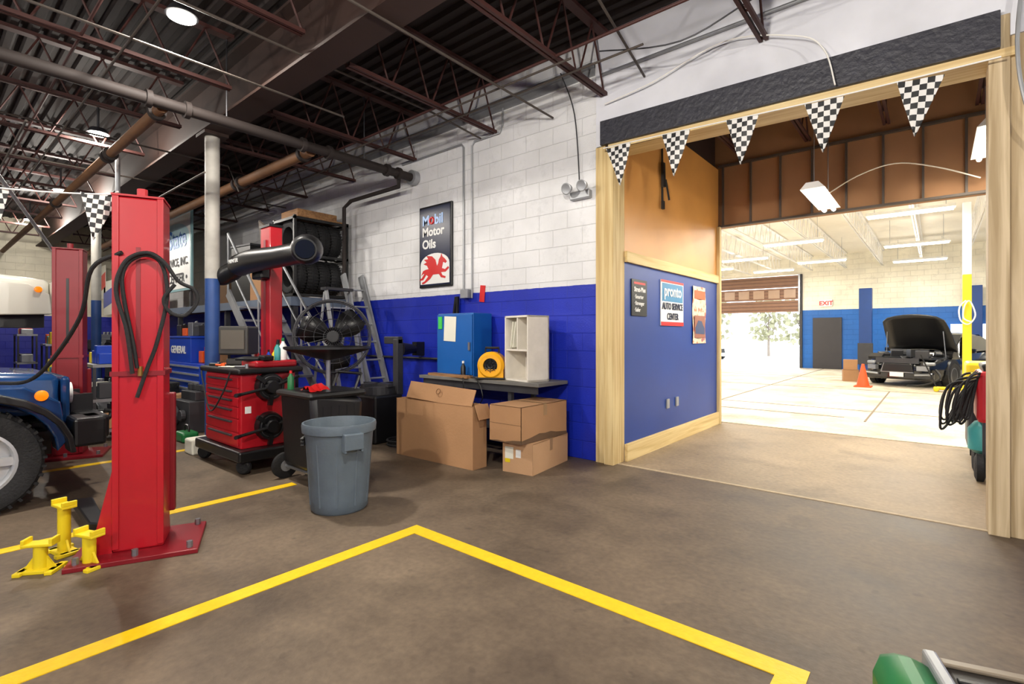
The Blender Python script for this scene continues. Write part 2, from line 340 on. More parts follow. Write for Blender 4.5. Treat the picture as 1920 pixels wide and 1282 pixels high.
def tree(loc,h,s,lab):
    t=th('tree',loc,lab,'tree',group='trees outside')
    g=G().cyl((0,0,0),(0,0,h*.6),.10,.05)
    for k in range(5):
        a=k*1.3; g.cyl((0,0,h*(.3+.06*k)),(math.cos(a)*1.0*s,math.sin(a)*1.0*s,h*(.6+.06*k)),.04,.02,8)
    mk('trunk',g,mat('pale_bark',(140,130,120),.8),t)
    g=G()
    for k in range(190):
        a=random.uniform(0,6.28); r=random.uniform(.2,1.6)*s; zz=h*random.uniform(.25,1)
        g.ob((math.cos(a)*r,math.sin(a)*r,zz),(.24,.24,.02),(random.random()*3,random.random()*3,0))
    mk('foliage',g,mat('sunlit_leaves',(150,150,122),.8,0,.35),t)['kind']='stuff'
    return t
tree((-11.4,34,-.02),4.2,.8,'pale leafy tree outside beyond the open garage door')
tree((-8.6,37,-.02),4.2,.8,'pale leafy tree outside beyond the open garage door')
tree((-6.0,34,-.02),3.6,.7,'pale leafy tree outside beyond the open garage door')

# ------------------------------------------------ roof steel
def joist_geo(L,zb,zt):
    g=G(); g.bx(-.05,.05,0,L,zt-.04,zt); g.bx(-.04,-.01,0.05,L-.02,zb,zb+.035); g.bx(.01,.04,0.05,L-.02,zb,zb+.035)
    n=max(2,round(L/.55)); s=L/n
    for i in range(n):
        g.cyl((0,i*s+.02,zb+.02),(0,i*s+s/2,zt-.03),.011,n=6); g.cyl((0,i*s+s/2,zt-.03),(0,(i+1)*s-.02,zb+.02),.011,n=6)
    return g
xs=[.43-1.6*i for i in range(-4,13)]
def joists(L,zb,zt,m,y,X,lab,grp):
    j=None
    for x in X:
        if j is None: j=mk('roof_joist',joist_geo(L,zb,zt),m,loc=(x,y,0),label=lab,cat='beam',group=grp)
        else: o=j.copy(); o.location=(x,y,0); col.objects.link(o)
joists(2.2,4.0,4.7,M_joistred,2.68,xs,'oxide red open web steel roof joist under the metal deck','main shop roof joists')
joists(8.3,4.1,4.7,M_joistred,-6,xs,'long oxide red open web steel roof joist','long shop roof joists')
joists(3.15,4.16,4.66,M_joistred,5.12,(-2.3,-1.4,-.5,.4),'rusty steel joist over the passage','passage joists')
joists(16,4.1,4.72,M_white,8.4,[-11.2+1.2*i for i in range(16)],'white painted open web roof joist in the bright bay','white bay joists')
g=G().bx(-20,7.8,2.35,2.65,3.97,4.0).bx(-20,7.8,2.35,2.65,4.6,4.63).bx(-20,7.8,2.48,2.52,4.0,4.6).bx(-20,7.8,2.4,2.6,4.63,4.7)
mk('roof_girder',g,M_steelbrown,w=1,label='deep dark brown steel girder carrying the roof joists',cat='beam')
mk('ledger_angle',G().bx(-20,-2.9,4.82,4.895,4.36,4.40).bx(-20,-2.9,4.88,4.895,4.28,4.40),M_alu,w=1,label='grey steel angle bolted along the wall top',cat='beam')
for yy,zz in ((3.9,4.02),(1.0,4.12),(-.6,4.12)):
    mk('bridging_rod',G().cyl((-20,yy,zz),(7.8,yy,zz),.014,n=8),M_joistred,w=1,label='thin steel bridging rod tying the joists',cat='rod',group='joist bridging')
M_pipe=mat('black_iron_pipe',(34,25,22),.75,.0,.3,5); M_tanpipe=mat('tan_painted_pipe',(112,76,46),.65,0,.3,5)
p=th('sprinkler_main_pipe',(-6,0,3.66),'large dark sprinkler main ending in a wall flange','pipe')
mk('pipe',G().cyl((-6,-5.9,3.75),(-6,4.8,3.75),.06,n=20),M_pipe,p,1,smooth=1)
mk('wall_flange',G().cyl((-6,4.8,3.75),(-6,4.89,3.75),.11,n=20),M_alu,p,1,smooth=1)
for yy in (1.5,1.84,3.1,3.45,4.35,4.55): mk('coupling',G().cyl((-6,yy,3.75),(-6,yy+.05,3.75),.086,n=20),M_pipe,p,1,smooth=1)
for yy in (0,2.25,4.0): mk('hanger',G().cyl((-6,yy,3.81),(-6,yy,4.68),.008,n=6),M_dgrey,p,1)
for yy,r in ((1.67,.055),(3.28,.07)):
    p=th('branch_pipe',(-13,yy,3.65),'tan painted branch pipe teed off the sprinkler main','pipe',group='branch pipes')
    mk('pipe',G().cyl((-19.9,yy,3.74),(-6.09,yy,3.74),r,n=18),M_tanpipe,p,1,smooth=1)
    for k in (-6.3,-8.2,-8.35,-12): mk('coupling',G().cyl((k,yy,3.74),(k+.06,yy,3.74),r+.028,n=18),M_pipe,p,1,smooth=1)
def pipe(nm,pts,r,m,lab,cat='pipe',sm=0,grp=None):
    return mk(nm,G().tube(pts,r,8,sm),m,w=1,smooth=1,label=lab,cat=cat,group=grp)
pipe('sprinkler_drop_pipe',[(-6.05,4.62,3.68),(-6.05,4.62,3.58),(-7.3,4.62,3.58),(-7.5,4.62,3.5),(-7.5,4.62,2.05)],.032,M_pipe,'dark iron pipe dropping from the main')
for pts in ([(-4.6,.3,4.05),(-4.6,4.0,4.05),(-4.62,4.86,4.0)],[(-3.4,.5,3.95),(-3.45,4.86,3.95)],[(-8.2,-1,3.95),(-8.2,3.1,3.95),(-8.2,3.25,3.6)],[(-5.2,-1,3.9),(-5.2,3.2,3.9)],[(-6.6,-2,4.0),(-6.6,4.86,4.0)],[(-10,-2,3.95),(-10,4.86,3.95)],[(-1.9,2.7,4.06),(-2.3,4.86,4.06)]):
    pipe('electrical_conduit',pts,.012,M_conduit,'thin metal electrical conduit strapped under the joists','conduit',grp='ceiling conduits')
for pts in ([(-2.6,3.95,3.97),(-12,3.95,3.97)],[(-3,1.2,3.9),(-14,1.2,3.9)],[(-2,4.2,3.99),(-12,4.2,3.99)],[(-6.5,.7,3.4),(-16,.7,3.4)],[(-6.2,2.1,3.2),(-9.5,2.1,3.2)]):
    pipe('electrical_conduit',pts,.011,M_conduit,'thin metal electrical conduit running beneath the joists','conduit',grp='ceiling conduits')
pipe('electrical_conduit',[(-8.9,1.9,3.95),(-8.9,1.9,2.0)],.03,M_alu,'grey vertical conduit dropping to the lift','conduit')
pipe('electrical_conduit',[(-7.0,.3,3.4),(-9.6,1.6,2.1)],.02,M_alu,'grey slanting brace rod','conduit')
pipe('wall_conduit',[(-6.3,4.88,4.02),(-5.0,4.88,4.02),(-4.96,4.88,3.97),(-4.96,4.88,2.0)],.014,M_alu,'white painted conduit bending down the block wall','conduit')
pipe('wall_conduit',[(-4.8,4.88,1.9),(-4.8,4.88,3.95),(-4.75,4.88,4.0),(-4.3,4.88,4.0),(-4.25,4.88,4.1),(-4.25,4.88,4.3)],.012,M_alu,'white painted conduit bending up the block wall','conduit')
pipe('wall_conduit',[(-2.8,4.86,4.24),(7,4.86,4.24)],.018,M_alu,'white conduit across the wall over the opening','conduit')
pipe('wall_conduit',[(-7.2,4.86,1.06),(-5.3,4.86,1.06)],.016,M_dgrey,'dark conduit along the blue block wall','conduit')
b=th('junction_box',(-4.9,4.84,1.92),'small grey electrical junction box on the wall','electrical box')
mk('box',G().bx(-4.97,-4.83,4.82,4.9,1.9,2.02),M_alu,b,1,bevel=.005); 
pipe('loose_cable',[(-2.75,4.84,3.9),(-2.2,4.82,3.95),(-1.5,4.82,4.1),(-.9,4.76,3.9),(-.7,4.77,3.72),(-.62,4.76,3.4)],.006,M_white,'thin white cable looping over the opening','cable',1)
pipe('loose_cable',[(-3.3,4.8,4.4),(-3.15,4.86,3.9),(-3.08,4.86,3.05)],.007,M_dgrey,'dark cable feeding the emergency light','cable',1)
pipe('loose_cable',[(-2.5,4.3,4.15),(-1.7,4.3,3.95),(-1.0,4.4,4.15),(-.3,4.3,4.02),(.6,4.4,4.2)],.007,M_dgrey,'dark cable looping below the joists','cable',1)
pipe('loose_cable',[(.48,4.84,4.1),(.42,4.82,3.4),(.47,4.8,2.9),(.6,4.82,2.6)],.012,M_alu,'grey flexible cable hanging beside the timber post','cable',1)
pipe('loose_cable',[(-1.2,8.1,3.3),(-.8,8.05,3.5),(-.4,8.05,3.58),(0,8.05,3.45),(.4,8.1,3.25)],.008,M_wdeck,'cream cable drooping across the brown header','cable',1)
# ------------------------------------------------ columns
c=th('steel_column',(-7.12,2.5,0),'round steel column painted white above and blue below','column')
mk('lower_shaft',G().cyl((-7.12,2.5,0),(-7.12,2.5,2.12),.085,n=24),M_colblue,c,1,smooth=1)
mk('upper_shaft',G().cyl((-7.12,2.5,2.12),(-7.12,2.5,3.93),.085,n=24),M_colwht,c,1,smooth=1)
mk('cap_plate',G().bx(-7.27,-6.97,2.36,2.64,3.93,3.97),M_steelbrown,c,1)
c2=dup(c,(-13.4,2.5,0))
c=th('steel_column',(.48,13.85,0),'slim bay column yellow below and white above','column')
mk('lower_shaft',G().bx(.41,.55,13.78,13.92,0,2.63),M_yel,c,1,bevel=.01)
mk('upper_shaft',G().bx(.41,.55,13.78,13.92,2.63,4.1),M_white,c,1,bevel=.01)
mk('hanging_air_hose',G().tube([(.46,13.75,2.1),(.36,13.72,1.95),(.38,13.72,1.7),(.5,13.72,1.62),(.6,13.72,1.8),(.52,13.73,2.08),(.44,13.68,2.0),(.42,13.68,1.75),(.54,13.68,1.66)],.013,8),M_wdeck,w=1,smooth=1,label='cream air hose hung on the yellow column',cat='hose')

# ------------------------------------------------ lamps
def area(loc,sx,sy,power,color,rot=(0,0,0)):
    l=bpy.data.lights.new('lamp_light','AREA'); l.shape='RECTANGLE'; l.size=sx; l.size_y=sy; l.energy=power; l.color=color
    o=bpy.data.objects.new('lamp_light',l); col.objects.link(o); o.location=loc; o.rotation_euler=rot
    return o
def point(loc,power,r=.06,c=(1,.94,.85)):
    l=bpy.data.lights.new('lamp_light','POINT'); l.energy=power; l.shadow_soft_size=r; l.color=c
    o=bpy.data.objects.new('lamp_light',l); col.objects.link(o); o.location=loc
def led(x,y,ap,pp,z=4.22):
    t=th('high_bay_lamp',(x,y,z),'round LED high bay lamp hanging under the roof','lamp',group='high bay lamps')
    mk('housing',G().cyl((0,0,0),(0,0,.07),.13,.09,n=24).cyl((0,0,.07),(0,0,4.69-z),.015,n=8),M_dgrey,t,smooth=1)
    mk('lens',G().cyl((0,0,-.012),(0,0,0),.11,n=24),M_glow,t)
    if ap: area((x,y,z-.03),.2,.2,ap,(1,.94,.85))
    if pp: point((x,y,z-.09),pp)
for x,y,a,pw,z in ((-5.12,1.55,140,0,4.22),(-9,1.7,60,90,4.22),(-13.1,1.9,0,220,4.22),(-17,1.9,0,200,4.22),(-5.0,-3,0,300,3.5),(-10,-3,0,200,3.5),(-1.0,-2.6,0,390,3.3),(-1.2,.9,0,320,3.45),(3.4,-2.2,0,280,3.3),(3.4,1.8,0,300,3.3)):  # lower lamps are added out of view; their light passes under the girder
    led(x,y,a,pw,z)
def fluo(x,y,z,L,ang,power,lab,grp='bay fluorescents',pt=0):
    t=th('fluorescent_fixture',(x,y,z),lab,'lamp',ang,group=grp)
    g=G(); g.prism([(-.12,.0),(-.06,.07),(.06,.07),(.12,0)],'x',-L/2,L/2); mk('reflector',g,M_signwhite,t)
    for yy in (-.05,.05): mk('tube',G().cyl((-L/2+.03,yy,-.02),(L/2-.03,yy,-.02),.024,n=8),M_glowf,t)
    for xx in (-L*.4,L*.4): mk('hanging_chain',G().cyl((xx,0,.07),(xx,0,4.66-z),.005,n=5),M_steel,t)
    if power: area((x,y,z-.06),L,.25,power,(1,.95,.84),rot=(0,0,ang))
    if pt: point((x,y,z-.3),pt,.12,(1,.94,.85))
fluo(-1.05,7.0,3.02,1.2,pi/2,65,'two tube shop light hanging in the passage','passage lights',pt=8)
fluo(.42,7.2,3.4,1.2,pi/2,50,'two tube shop light hanging in the passage','passage lights')
for y in (10.8,13.2,17.9,21.8):
    for x in (-8.5,-4.9,-.43,3.6): fluo(x,y,3.92,1.45,0,85,'white fluorescent fixture under the bay roof',pt=42)
for y in (15.5,20.0):
    for x in (-6.6,-3.0): fluo(x,y,3.92,1.45,0,0,'white fluorescent fixture under the bay roof')
# ------------------------------------------------ lifts
def lift(loc,m,lab,h=2.3,rz=0):
    t=th('vehicle_lift_column',loc,lab,'vehicle lift',rz,group='two post lift columns')
    W=.135
    g=G().bx(-W,W,-.12,.12,.03,h); mk('column',g,m,t,bevel=.012)
    for a,b in ((-W,-W+.035),(W-.035,W)): mk('flange',G().bx(a,b,-.132,-.12,.05,h),m,t,bevel=.004)
    mk('slot',G().bx(-.012,.012,-.124,-.119,h*.55,h*.86),M_dred if m is M_red else M_black,t)
    mk('base_plate',G().bx(-.34,.34,-.27,.27,.0,.03),M_dred,t,bevel=.004)
    for p_,ax,a,b in (([(-W,.03),(-.25,.03),(-W,.55)],'y',-.12,-.1),([(-W,.03),(-.25,.03),(-W,.55)],'y',.1,.12),([(.12,.03),(.24,.03),(.12,.5)],'x',.1,.12)):
        mk('gusset',G().prism(p_,ax,a,b),m,t)
    for a in (-.29,0,.29):
        for b in (-.22,.22): mk('anchor_bolt',G().cyl((a,b,.03),(a,b,.07),.018,n=6),M_steel,t)
    mk('top_cap',G().bx(-W-.004,W+.004,-.135,.125,h,h+.012).cyl((0,0,h+.012),(0,0,h+.08),.03),m,t)
    mk('side_band',G().bx(-W-.01,W+.01,-.135,.125,1.14,1.17),M_dred if m is M_red else m,t)
    mk('carriage',G().bx(-W-.03,W+.03,.121,.18,.18,1.0).bx(-.12,.12,.18,.3,.2,.4),M_dred,t,bevel=.01)
    return t
RA=math.radians(66)
A=lift((-4.02,.99,0),M_red,'bright red two post lift column with hoses looped on it',2.28,RA)
B=lift((-7.7,1.2,0),M_dred,'dark red two post lift column beside the blue vehicle',2.38,math.radians(70))
g=G(); g.prism([(-4.30,1.05),(-4.3,1.18),(-5.3,1.30),(-5.35,1.17)],'z',.06,.15).cyl((-5.2,1.22,.15),(-5.2,1.22,.22),.06)
mk('lift_swing_arm',g,M_black,w=1,bevel=.01,label='black steel swing arm of the red lift',cat='lift arm')
g=G(); g.prism([(-4.5,.80),(-4.38,.88),(-5.2,.95),(-5.25,.83)],'z',.03,.10)
mk('lift_swing_arm',g,M_black,w=1,bevel=.01,label='low black steel swing arm by the yellow adapters',cat='lift arm')
def hose_on(pts,r,lab):
    return mk('air_hose',G().tube([((px-268)/948*3.2,-.155-yo,1.4+(628-py)/948*3.2) for px,py,yo in pts],r,8),M_rubber,smooth=1,label=lab,cat='hose',loc=(-4.02,.99,0),rot=(0,0,RA))
hose_on([(268,690,0),(262,640,.01),(250,570,.01),(246,520,.01),(258,490,.01),(285,478,.02),(308,495,.02),(316,555,.02),(300,640,.01),(284,690,0),(268,745,0)],.012,'black rubber hose looped over the lift column hook')
hose_on([(262,700,.02),(254,620,.03),(238,545,.03),(252,492,.03),(285,474,.04),(312,490,.05),(335,525,.04),(360,540,.03),(364,565,.02),(345,590,.03),(322,585,.04),(312,560,.05),(330,532,.06)],.012,'black rubber hose hooked on the lift column')
mk('hose_fitting',G().cyl((0,0,0),(0,0,.06),.014,n=12),mat('brass',(190,150,80),.3,.8),loc=(-3.885,.945,1.14),label='brass fitting on the end of a hose',cat='fitting')
mk('air_hose',G().tube([(-5.5,.45,1.03),(-5.1,.55,1.06),(-4.7,.62,1.2),(-4.3,.72,1.52),(-4.08,.74,1.82),(-3.93,.86,1.92)],.013,8),M_rubber,w=1,smooth=1,label='black air hose stretched from vehicle to the lift',cat='hose')
# ------------------------------------------------ yellow stands
def stand(loc,h,rz,lab):
    t=th('lift_adapter_stand',loc,lab,'jack stand',rz,group='yellow lift adapters')
    g=G().cyl((0,0,.022),(0,0,h-.015),.034,n=20); mk('post',g,M_yel,t,smooth=1)
    g=G().bx(-.095,.095,-.05,.05,0,.022).bx(-.10,-.06,-.075,.075,0,.022).bx(.06,.10,-.075,.075,0,.022); mk('foot',g,M_yel,t,bevel=.004)
    g=G().bx(-.08,.08,-.04,.04,h-.015,h+.002).bx(-.08,-.062,-.04,.04,h,h+.03).bx(.062,.08,-.04,.04,h,h+.03); mk('saddle',g,M_yel,t,bevel=.004)
    for s in (-1,1): mk('brace',G().prism([(s*.034,.022),(s*.08,.022),(s*.034,.09)],'y',-.006,.006),M_yel,t)
stand((-4.07,.50,0),.17,.9,'short yellow steel lift adapter stand on the floor')
stand((-3.93,.70,0),.2,.4,'yellow steel lift adapter stand on the floor')
stand((-4.30,.64,0),.31,.2,'tall yellow steel lift adapter stand on the floor')
# ------------------------------------------------ wheel builder
def wheel_geo_tyre(R,w):
    g=G(); pr=[(R*.62,-w*.42),(R*.8,-w*.5),(R*.94,-w*.47),(R,-w*.36),(R,-.02*w),(R*.975,0),(R,.02*w),(R,w*.36),(R*.94,w*.47),(R*.8,w*.5),(R*.62,w*.42),(R*.62,-w*.42)]
    g.lathe(pr,40,RY((0,0,0),0,pi/2),cap=False)
    for i in range(36):
        a=2*pi*i/36
        for sgn in (-1,1):
            g.ob((sgn*w*.3,math.cos(a)*R*.995,math.sin(a)*R*.995),(w*.3,R*.07,R*.05),(a,0,0))
    return g
def rim_geo(R,w,sp=5):
    g=G(); g.lathe([(R*.62,-w*.4),(R*.62,w*.42),(R*.57,w*.44),(R*.54,w*.25),(R*.54,-w*.38)],36,RY((0,0,0),0,pi/2),cap=False)
    g.cyl((w*.1,0,0),(w*.34,0,0),R*.17,n=20)
    for i in range(sp):
        a=2*pi*i/sp
        g.ob((w*.24,math.cos(a)*R*.34,math.sin(a)*R*.34),(w*.16,R*.5,R*.16),(a,0,0))
    g.cyl((w*.05,0,0),(w*.08,0,0),R*.55,n=24)
    return g
def wheel(parent,loc,R,w,side=1,m=None):
    t=mk('wheel',wheel_geo_tyre(R,w),M_rubber,parent,loc=loc,smooth=1)
    mk('rim',rim_geo(R,w),m or M_rim,t,smooth=1)
    if side<0: t.rotation_euler=(0,0,pi)
    return t
# ------------------------------------------------ jeep
def jeep(loc,m,lab,name='off_road_vehicle',wheels=True):
    t=th(name,loc,lab,'car')
    g=G(); g.bx(-.74,.74,-3.0,-.55,.55,1.12); mk('tub_body',g,m,t,bevel=.05)
    g=G(); g.add([(-.62,.55,.72),(.62,.55,.72),(.76,-.6,.72),(-.76,-.6,.72),(-.56,.55,1.06),(.56,.55,1.06),(.7,-.6,1.16),(-.7,-.6,1.16)],[(0,3,2,1),(4,5,6,7),(0,1,5,4),(1,2,6,5),(2,3,7,6),(3,0,4,7)])
    mk('hood',g,m,t,bevel=.06,smooth=1)
    g=G().bx(-.62,.62,.55,.61,.62,1.04); mk('grille',g,m,t,bevel=.03)
    for i in range(7): mk('grille_slot',G().bx(-.27+i*.085,-.23+i*.085,.61,.62,.7,.98),M_black,t)
    for s in (-1,1):
        g=G().cyl((s*.45,.60,.88),(s*.45,.64,.88),.095,n=20); mk('headlight',g,M_signwhite,t,smooth=1)
        out=[(.56,.50),(.52,.84),(.3,.98),(-.4,1.0),(-.62,.9),(-.62,.42)]
        poly=[(-.5,.42)]+[(-.5*math.cos(a),.42+.45*math.sin(a)) for a in [pi*i/12 for i in range(1,12)]]+[(.5,.42)]+out[0:]
        if not wheels: poly=[(-.6,.5),(.55,.55)]+out[1:5]
        g=G(); g.prism(poly,'x',s*.55,s*.80); mk('front_fender',g,m,t,bevel=.015)
        rim=[(-.56*math.cos(a),.42+.47*math.sin(a)) for a in [pi*i/12 for i in range(13)]]
        rim2=[(-.60*math.cos(a),.42+.53*math.sin(a)) for a in [pi*i/12 for i in range(13)]]
        if wheels:
            g=G(); g.prism(rim+rim2[::-1],'x',s*.72,s*.95); mk('fender_flare',g,M_black,t,bevel=.01)
            wheel(t,(s*.8,0,.41),.41,.25,s)
        g=G(); g.lathe([(.0,0),(.045,.0),(.04,.03),(.0,.04)],16,RY((s*.8,.40,.9),0,s*pi/2),cap=False); mk('marker_lamp',g,M_amber,t,smooth=1)
        wheel(t,(s*.8,-2.4,.41),.41,.25,s)
        g=G(); g.prism([(a,b) for a,b in [(r[0]-2.4,r[1]) for r in rim]]+[(r[0]-2.4,r[1]) for r in rim2[::-1]],'x',s*.72,s*.95); mk('fender_flare',g,M_black,t)
    if wheels:
        g=G().bx(-.85,.85,.66,.84,.50,.70).bx(-.3,-.2,.3,.66,.5,.64).bx(.2,.3,.3,.66,.5,.64).bx(.6,.95,.58,.80,.46,.70); mk('front_bumper',g,M_black,t,bevel=.025)
        for s in (-1,1): mk('tow_hook',G().tube([(s*.5,.84,.6),(s*.5,.9,.62),(s*.5,.92,.68),(s*.5,.87,.7)],.018,8),M_black,t,smooth=1)
        mk('winch',G().cyl((-.25,.74,.77),(.25,.74,.77),.07,n=18).bx(-.32,-.25,.66,.82,.69,.85).bx(.25,.32,.66,.82,.69,.85),M_black,t)
        for s in (-1,1): mk('fog_lamp',G().cyl((s*.32,.84,.62),(s*.32,.89,.62),.05),M_signwhite,t)
    mk('chassis',G().bx(-.5,.5,-3,.5,.36,.56).cyl((-.7,0,.41),(.7,0,.41),.06),M_black,t)
    g=G().bx(-.72,-.66,-.7,-.62,1.12,1.75).bx(.66,.72,-.7,-.62,1.12,1.75).bx(-.72,.72,-.7,-.62,1.7,1.78); mk('windshield_frame',g,m,t,bevel=.01)
    mk('windshield',G().bx(-.66,.66,-.67,-.65,1.14,1.7),M_glass,t)
    mk('soft_top',G().bx(-.72,.72,-2.95,-.72,1.14,1.8),M_black,t,bevel=.06)
    return t
M_jblue=mat('blue_car_paint',(22,62,112),.22,0,.1,3,coat=.8)
jeep((-6.45,.3,0),M_jblue,'blue off road vehicle with black bumper on the lift')
jeep((-10.6,.78,1.15),mat('cream_car_paint',(222,218,205),.25,0,.05,3,coat=.6),'cream white vehicle raised on a lift with front wheels off',wheels=False)
g=G().bx(-11.3,-9.9,-2.8,.9,0,.1).bx(-11.2,-11.0,-2.5,.7,1.38,1.5).bx(-10.2,-10.0,-2.5,.7,1.38,1.5)
for xx in (-11.1,-10.1):
    g.ob((xx,-1.0,.74),(.08,2.9,.1),(.44,0,0)); g.ob((xx,-1.0,.74),(.08,2.9,.1),(-.44,0,0))
mk('scissor_lift',g,M_dgrey,w=1,label='dark scissor lift holding the cream vehicle up',cat='vehicle lift')

# ------------------------------------------------ alignment console + camera tower
t=th('alignment_cart',(-5.85,2.42,0),'red rolling alignment console with drawers and wheel clamps','tool cart')
mk('base_tray',G().bx(-6.45,-5.25,2.08,2.78,.13,.24),M_black,t,1,bevel=.02)
mk('body',G().bx(-6.3,-5.38,2.15,2.72,.24,1.0),M_red,t,1,bevel=.012)
mk('worktop',G().bx(-6.36,-5.32,2.1,2.78,1.0,1.06),M_black,t,1,bevel=.02)
mk('raised_console',G().bx(-5.75,-5.38,2.3,2.74,1.06,1.13),M_red,t,1,bevel=.02)
for i,(a,b) in enumerate(((.27,.4),(.41,.54),(.55,.66),(.67,.76),(.77,.85),(.86,.97))):
    dr=mk('drawer',G().bx(-6.27,-5.42,2.135,2.15,a,b),M_red,t,1,bevel=.004)
    mk('handle',G().bx(-6.15-(-5.85),-5.55-(-5.85),-.31,-.285,b-.035,b-.02),M_dgrey,dr)
for a in (-6.38,-5.33):
    for b in (2.16,2.7): mk('caster',G().lathe([(.0,-.03),(.06,-.03),(.075,-.015),(.075,.015),(.06,.03),(0,.03)],20,RY((a,b,.075),pi/2,0,.6),cap=False).bx(a-.03,a+.03,b-.03,b+.03,.12,.14),M_rubber,t,1,smooth=1)
for z in (.86,.45):
    g=G().cyl((-5.38,2.43,z),(-5.31,2.43,z),.15,.135,n=28).cyl((-5.31,2.43,z),(-5.26,2.43,z),.08,.06,n=24)
    for a in (.4,.4+2*pi/3,.4+4*pi/3): g.ob((-5.3,2.43+math.cos(a)*.14,z+math.sin(a)*.14),(.04,.1,.04),(a,0,0))
    g.cyl((-5.29,2.43,z),(-5.27,2.10,z-.05),.016,n=8).cyl((-5.27,2.10,z-.05),(-5.22,2.04,z-.05),.02,n=8).cyl((-5.29,2.43,z),(-5.27,2.7,z+.1),.016,n=8)
    mk('wheel_clamp',g,M_black,t,1,smooth=1)
    mk('clamp_ring',G().tor((-5.305,2.43,z),.11,.006,(0,pi/2,0),24),M_dgrey,t,1)
mk('info_label',G().bx(-5.379,-5.375,2.19,2.25,.60,.67),M_signwhite,t,1)
mk('power_cable',G().tube([(-5.5,2.1,1.03),(-5.6,2.06,.8),(-5.9,2.05,.6),(-6.2,2.08,.9),(-6.3,2.1,1.0)],.008,6),M_rubber,t,1,smooth=1)
t=th('monitor',(-6.05,2.4,1.06),'old grey computer monitor on the red console','monitor')
mk('casing',G().ob((-6.05,2.4,1.34),(.32,.28,.32),(0,0,.75)).ob((-6.05,2.4,1.1),(.2,.2,.08),(0,0,.75)),mat('grey_casing',(50,48,45),.5),t,1,bevel=.02)
mk('screen',G().ob((-5.951,2.293,1.35),(.25,.01,.21),(0,0,.75)),mat('dark_screen',(86,80,70),.35),t,1)
mk('keyboard',G().ob((-5.57,2.33,1.15),(.28,.14,.03),(.1,.0,.5)),M_black,w=1,bevel=.006,label='black computer keyboard on the red console',cat='keyboard')
def bottle(loc,m,h,r,lab,cap=None):
    t=th('spray_bottle',loc,lab,'bottle')
    mk('body',G().lathe([(0,0),(r,0),(r,h*.62),(r*.45,h*.78),(r*.4,h*.85),(0,h*.85)],18,cap=False),m,t,smooth=1)
    mk('cap',G().cyl((0,0,h*.85),(0,0,h),r*.45,n=14),cap or M_black,t,smooth=1)
bottle((-5.5,2.64,1.13),M_signwhite,.24,.038,'white spray bottle standing on the red console',M_green)
bottle((-5.42,2.54,1.13),M_teal,.2,.032,'teal bottle standing on the red console')
bottle((-5.66,2.66,1.13),M_green,.22,.038,'green bottle standing on the red console')
bottle((-5.82,2.7,1.06),M_yel,.2,.032,'yellow bottle standing on the red console')
bottle((-6.2,2.66,1.06),M_signred,.18,.03,'red spray can standing on the red console')
bottle((-5.98,2.7,1.06),M_blue,.17,.028,'blue spray can standing on the red console')
mk('desk_phone',G().ob((-5.42,2.42,1.16),(.10,.12,.05),(0,.1,.2)),M_black,w=1,bevel=.01,label='black handset lying on the red console',cat='phone')
mk('paper_note',G().ob((-5.75,2.2,1.066),(.2,.14,.004),(0,0,.4)),M_paper,w=1,label='white paper note lying on the console',cat='paper')
for i,(x,y,a) in enumerate(((-6.2,2.2,.3),(-6.1,2.17,.9),(-5.95,2.16,.1),(-5.5,2.2,1.2))):
    mk('hand_tool',G().cyl((x-.08*math.cos(a),y-.05*math.sin(a),1.075),(x+.08*math.cos(a),y+.05*math.sin(a),1.075),.012,n=8).cyl((x+.08*math.cos(a),y+.05*math.sin(a),1.06),(x+.08*math.cos(a),y+.05*math.sin(a),1.1),.02,n=8),(M_steel,M_black,M_orange,M_steel)[i],w=1,label='small hand tool lying on the console top',cat='tool',group='console hand tools')
TX,TY=-6.5,2.96
t=th('alignment_camera_tower',(TX,TY,0),'red post carrying a black alignment camera beam','alignment machine')
mk('mast',G().bx(-.13,.13,-.07,.09,.05,2.76),M_red,t,bevel=.01)
mk('mast_slot',G().bx(-.03,.03,-.078,-.07,.3,2.6),M_dred,t)
mk('mast_cap',G().bx(-.14,.14,-.08,.1,2.76,2.79),M_black,t)
mk('foot',G().bx(-.3,.4,-.1,.12,0,.05),M_black,t,bevel=.01)
mk('mount_block',G().bx(-.14,.14,-.18,-.07,2.1,2.44),M_black,t,bevel=.02)
mk('camera_beam',G().tube([(-.42,-.25,2.24),(-.3,-.25,2.29),(.1,-.25,2.31),(.8,-.26,2.29),(1.3,-.27,2.28),(1.45,-.28,2.27)],[.10,.14,.14,.12,.12,.13],18),M_black,t,smooth=1)
mk('camera_pod',G().tube([(1.3,-.26,2.29),(1.42,-.28,2.29),(1.6,-.36,2.27),(1.76,-.46,2.24),(1.82,-.50,2.23)],[.12,.15,.155,.145,.11],18),M_black,t,smooth=1)
mk('pod_lens',G().tube([(1.815,-.497,2.232),(1.83,-.507,2.23)],[.10,.09],18),M_glass,t,smooth=1)
mk('camera_pod',G().tube([(-.36,-.25,2.26),(-.48,-.28,2.22),(-.6,-.34,2.16),(-.66,-.38,2.13)],[.10,.12,.115,.09],18),M_black,t,smooth=1)
txt('lettering','HUNTER',t,(-.28,-.396,2.29),FY,.07,M_signwhite,align='LEFT')
t=th('tire_changer',(-5.75,4.05,0),'black tire changing machine partly hidden behind the fan','machine')
mk('cabinet',G().bx(-.28,.28,-.25,.2,0,.62),M_black,t,bevel=.03)
mk('turntable',G().cyl((0,0,.62),(0,0,.72),.24,n=28).bx(-.28,.28,-.04,.04,.72,.76).bx(-.04,.04,-.24,.24,.72,.76),M_dgrey,t)
mk('tower_arm',G().bx(.16,.26,.12,.22,.6,1.35).bx(-.05,.26,.13,.21,1.28,1.38),M_dgrey,t,bevel=.01)
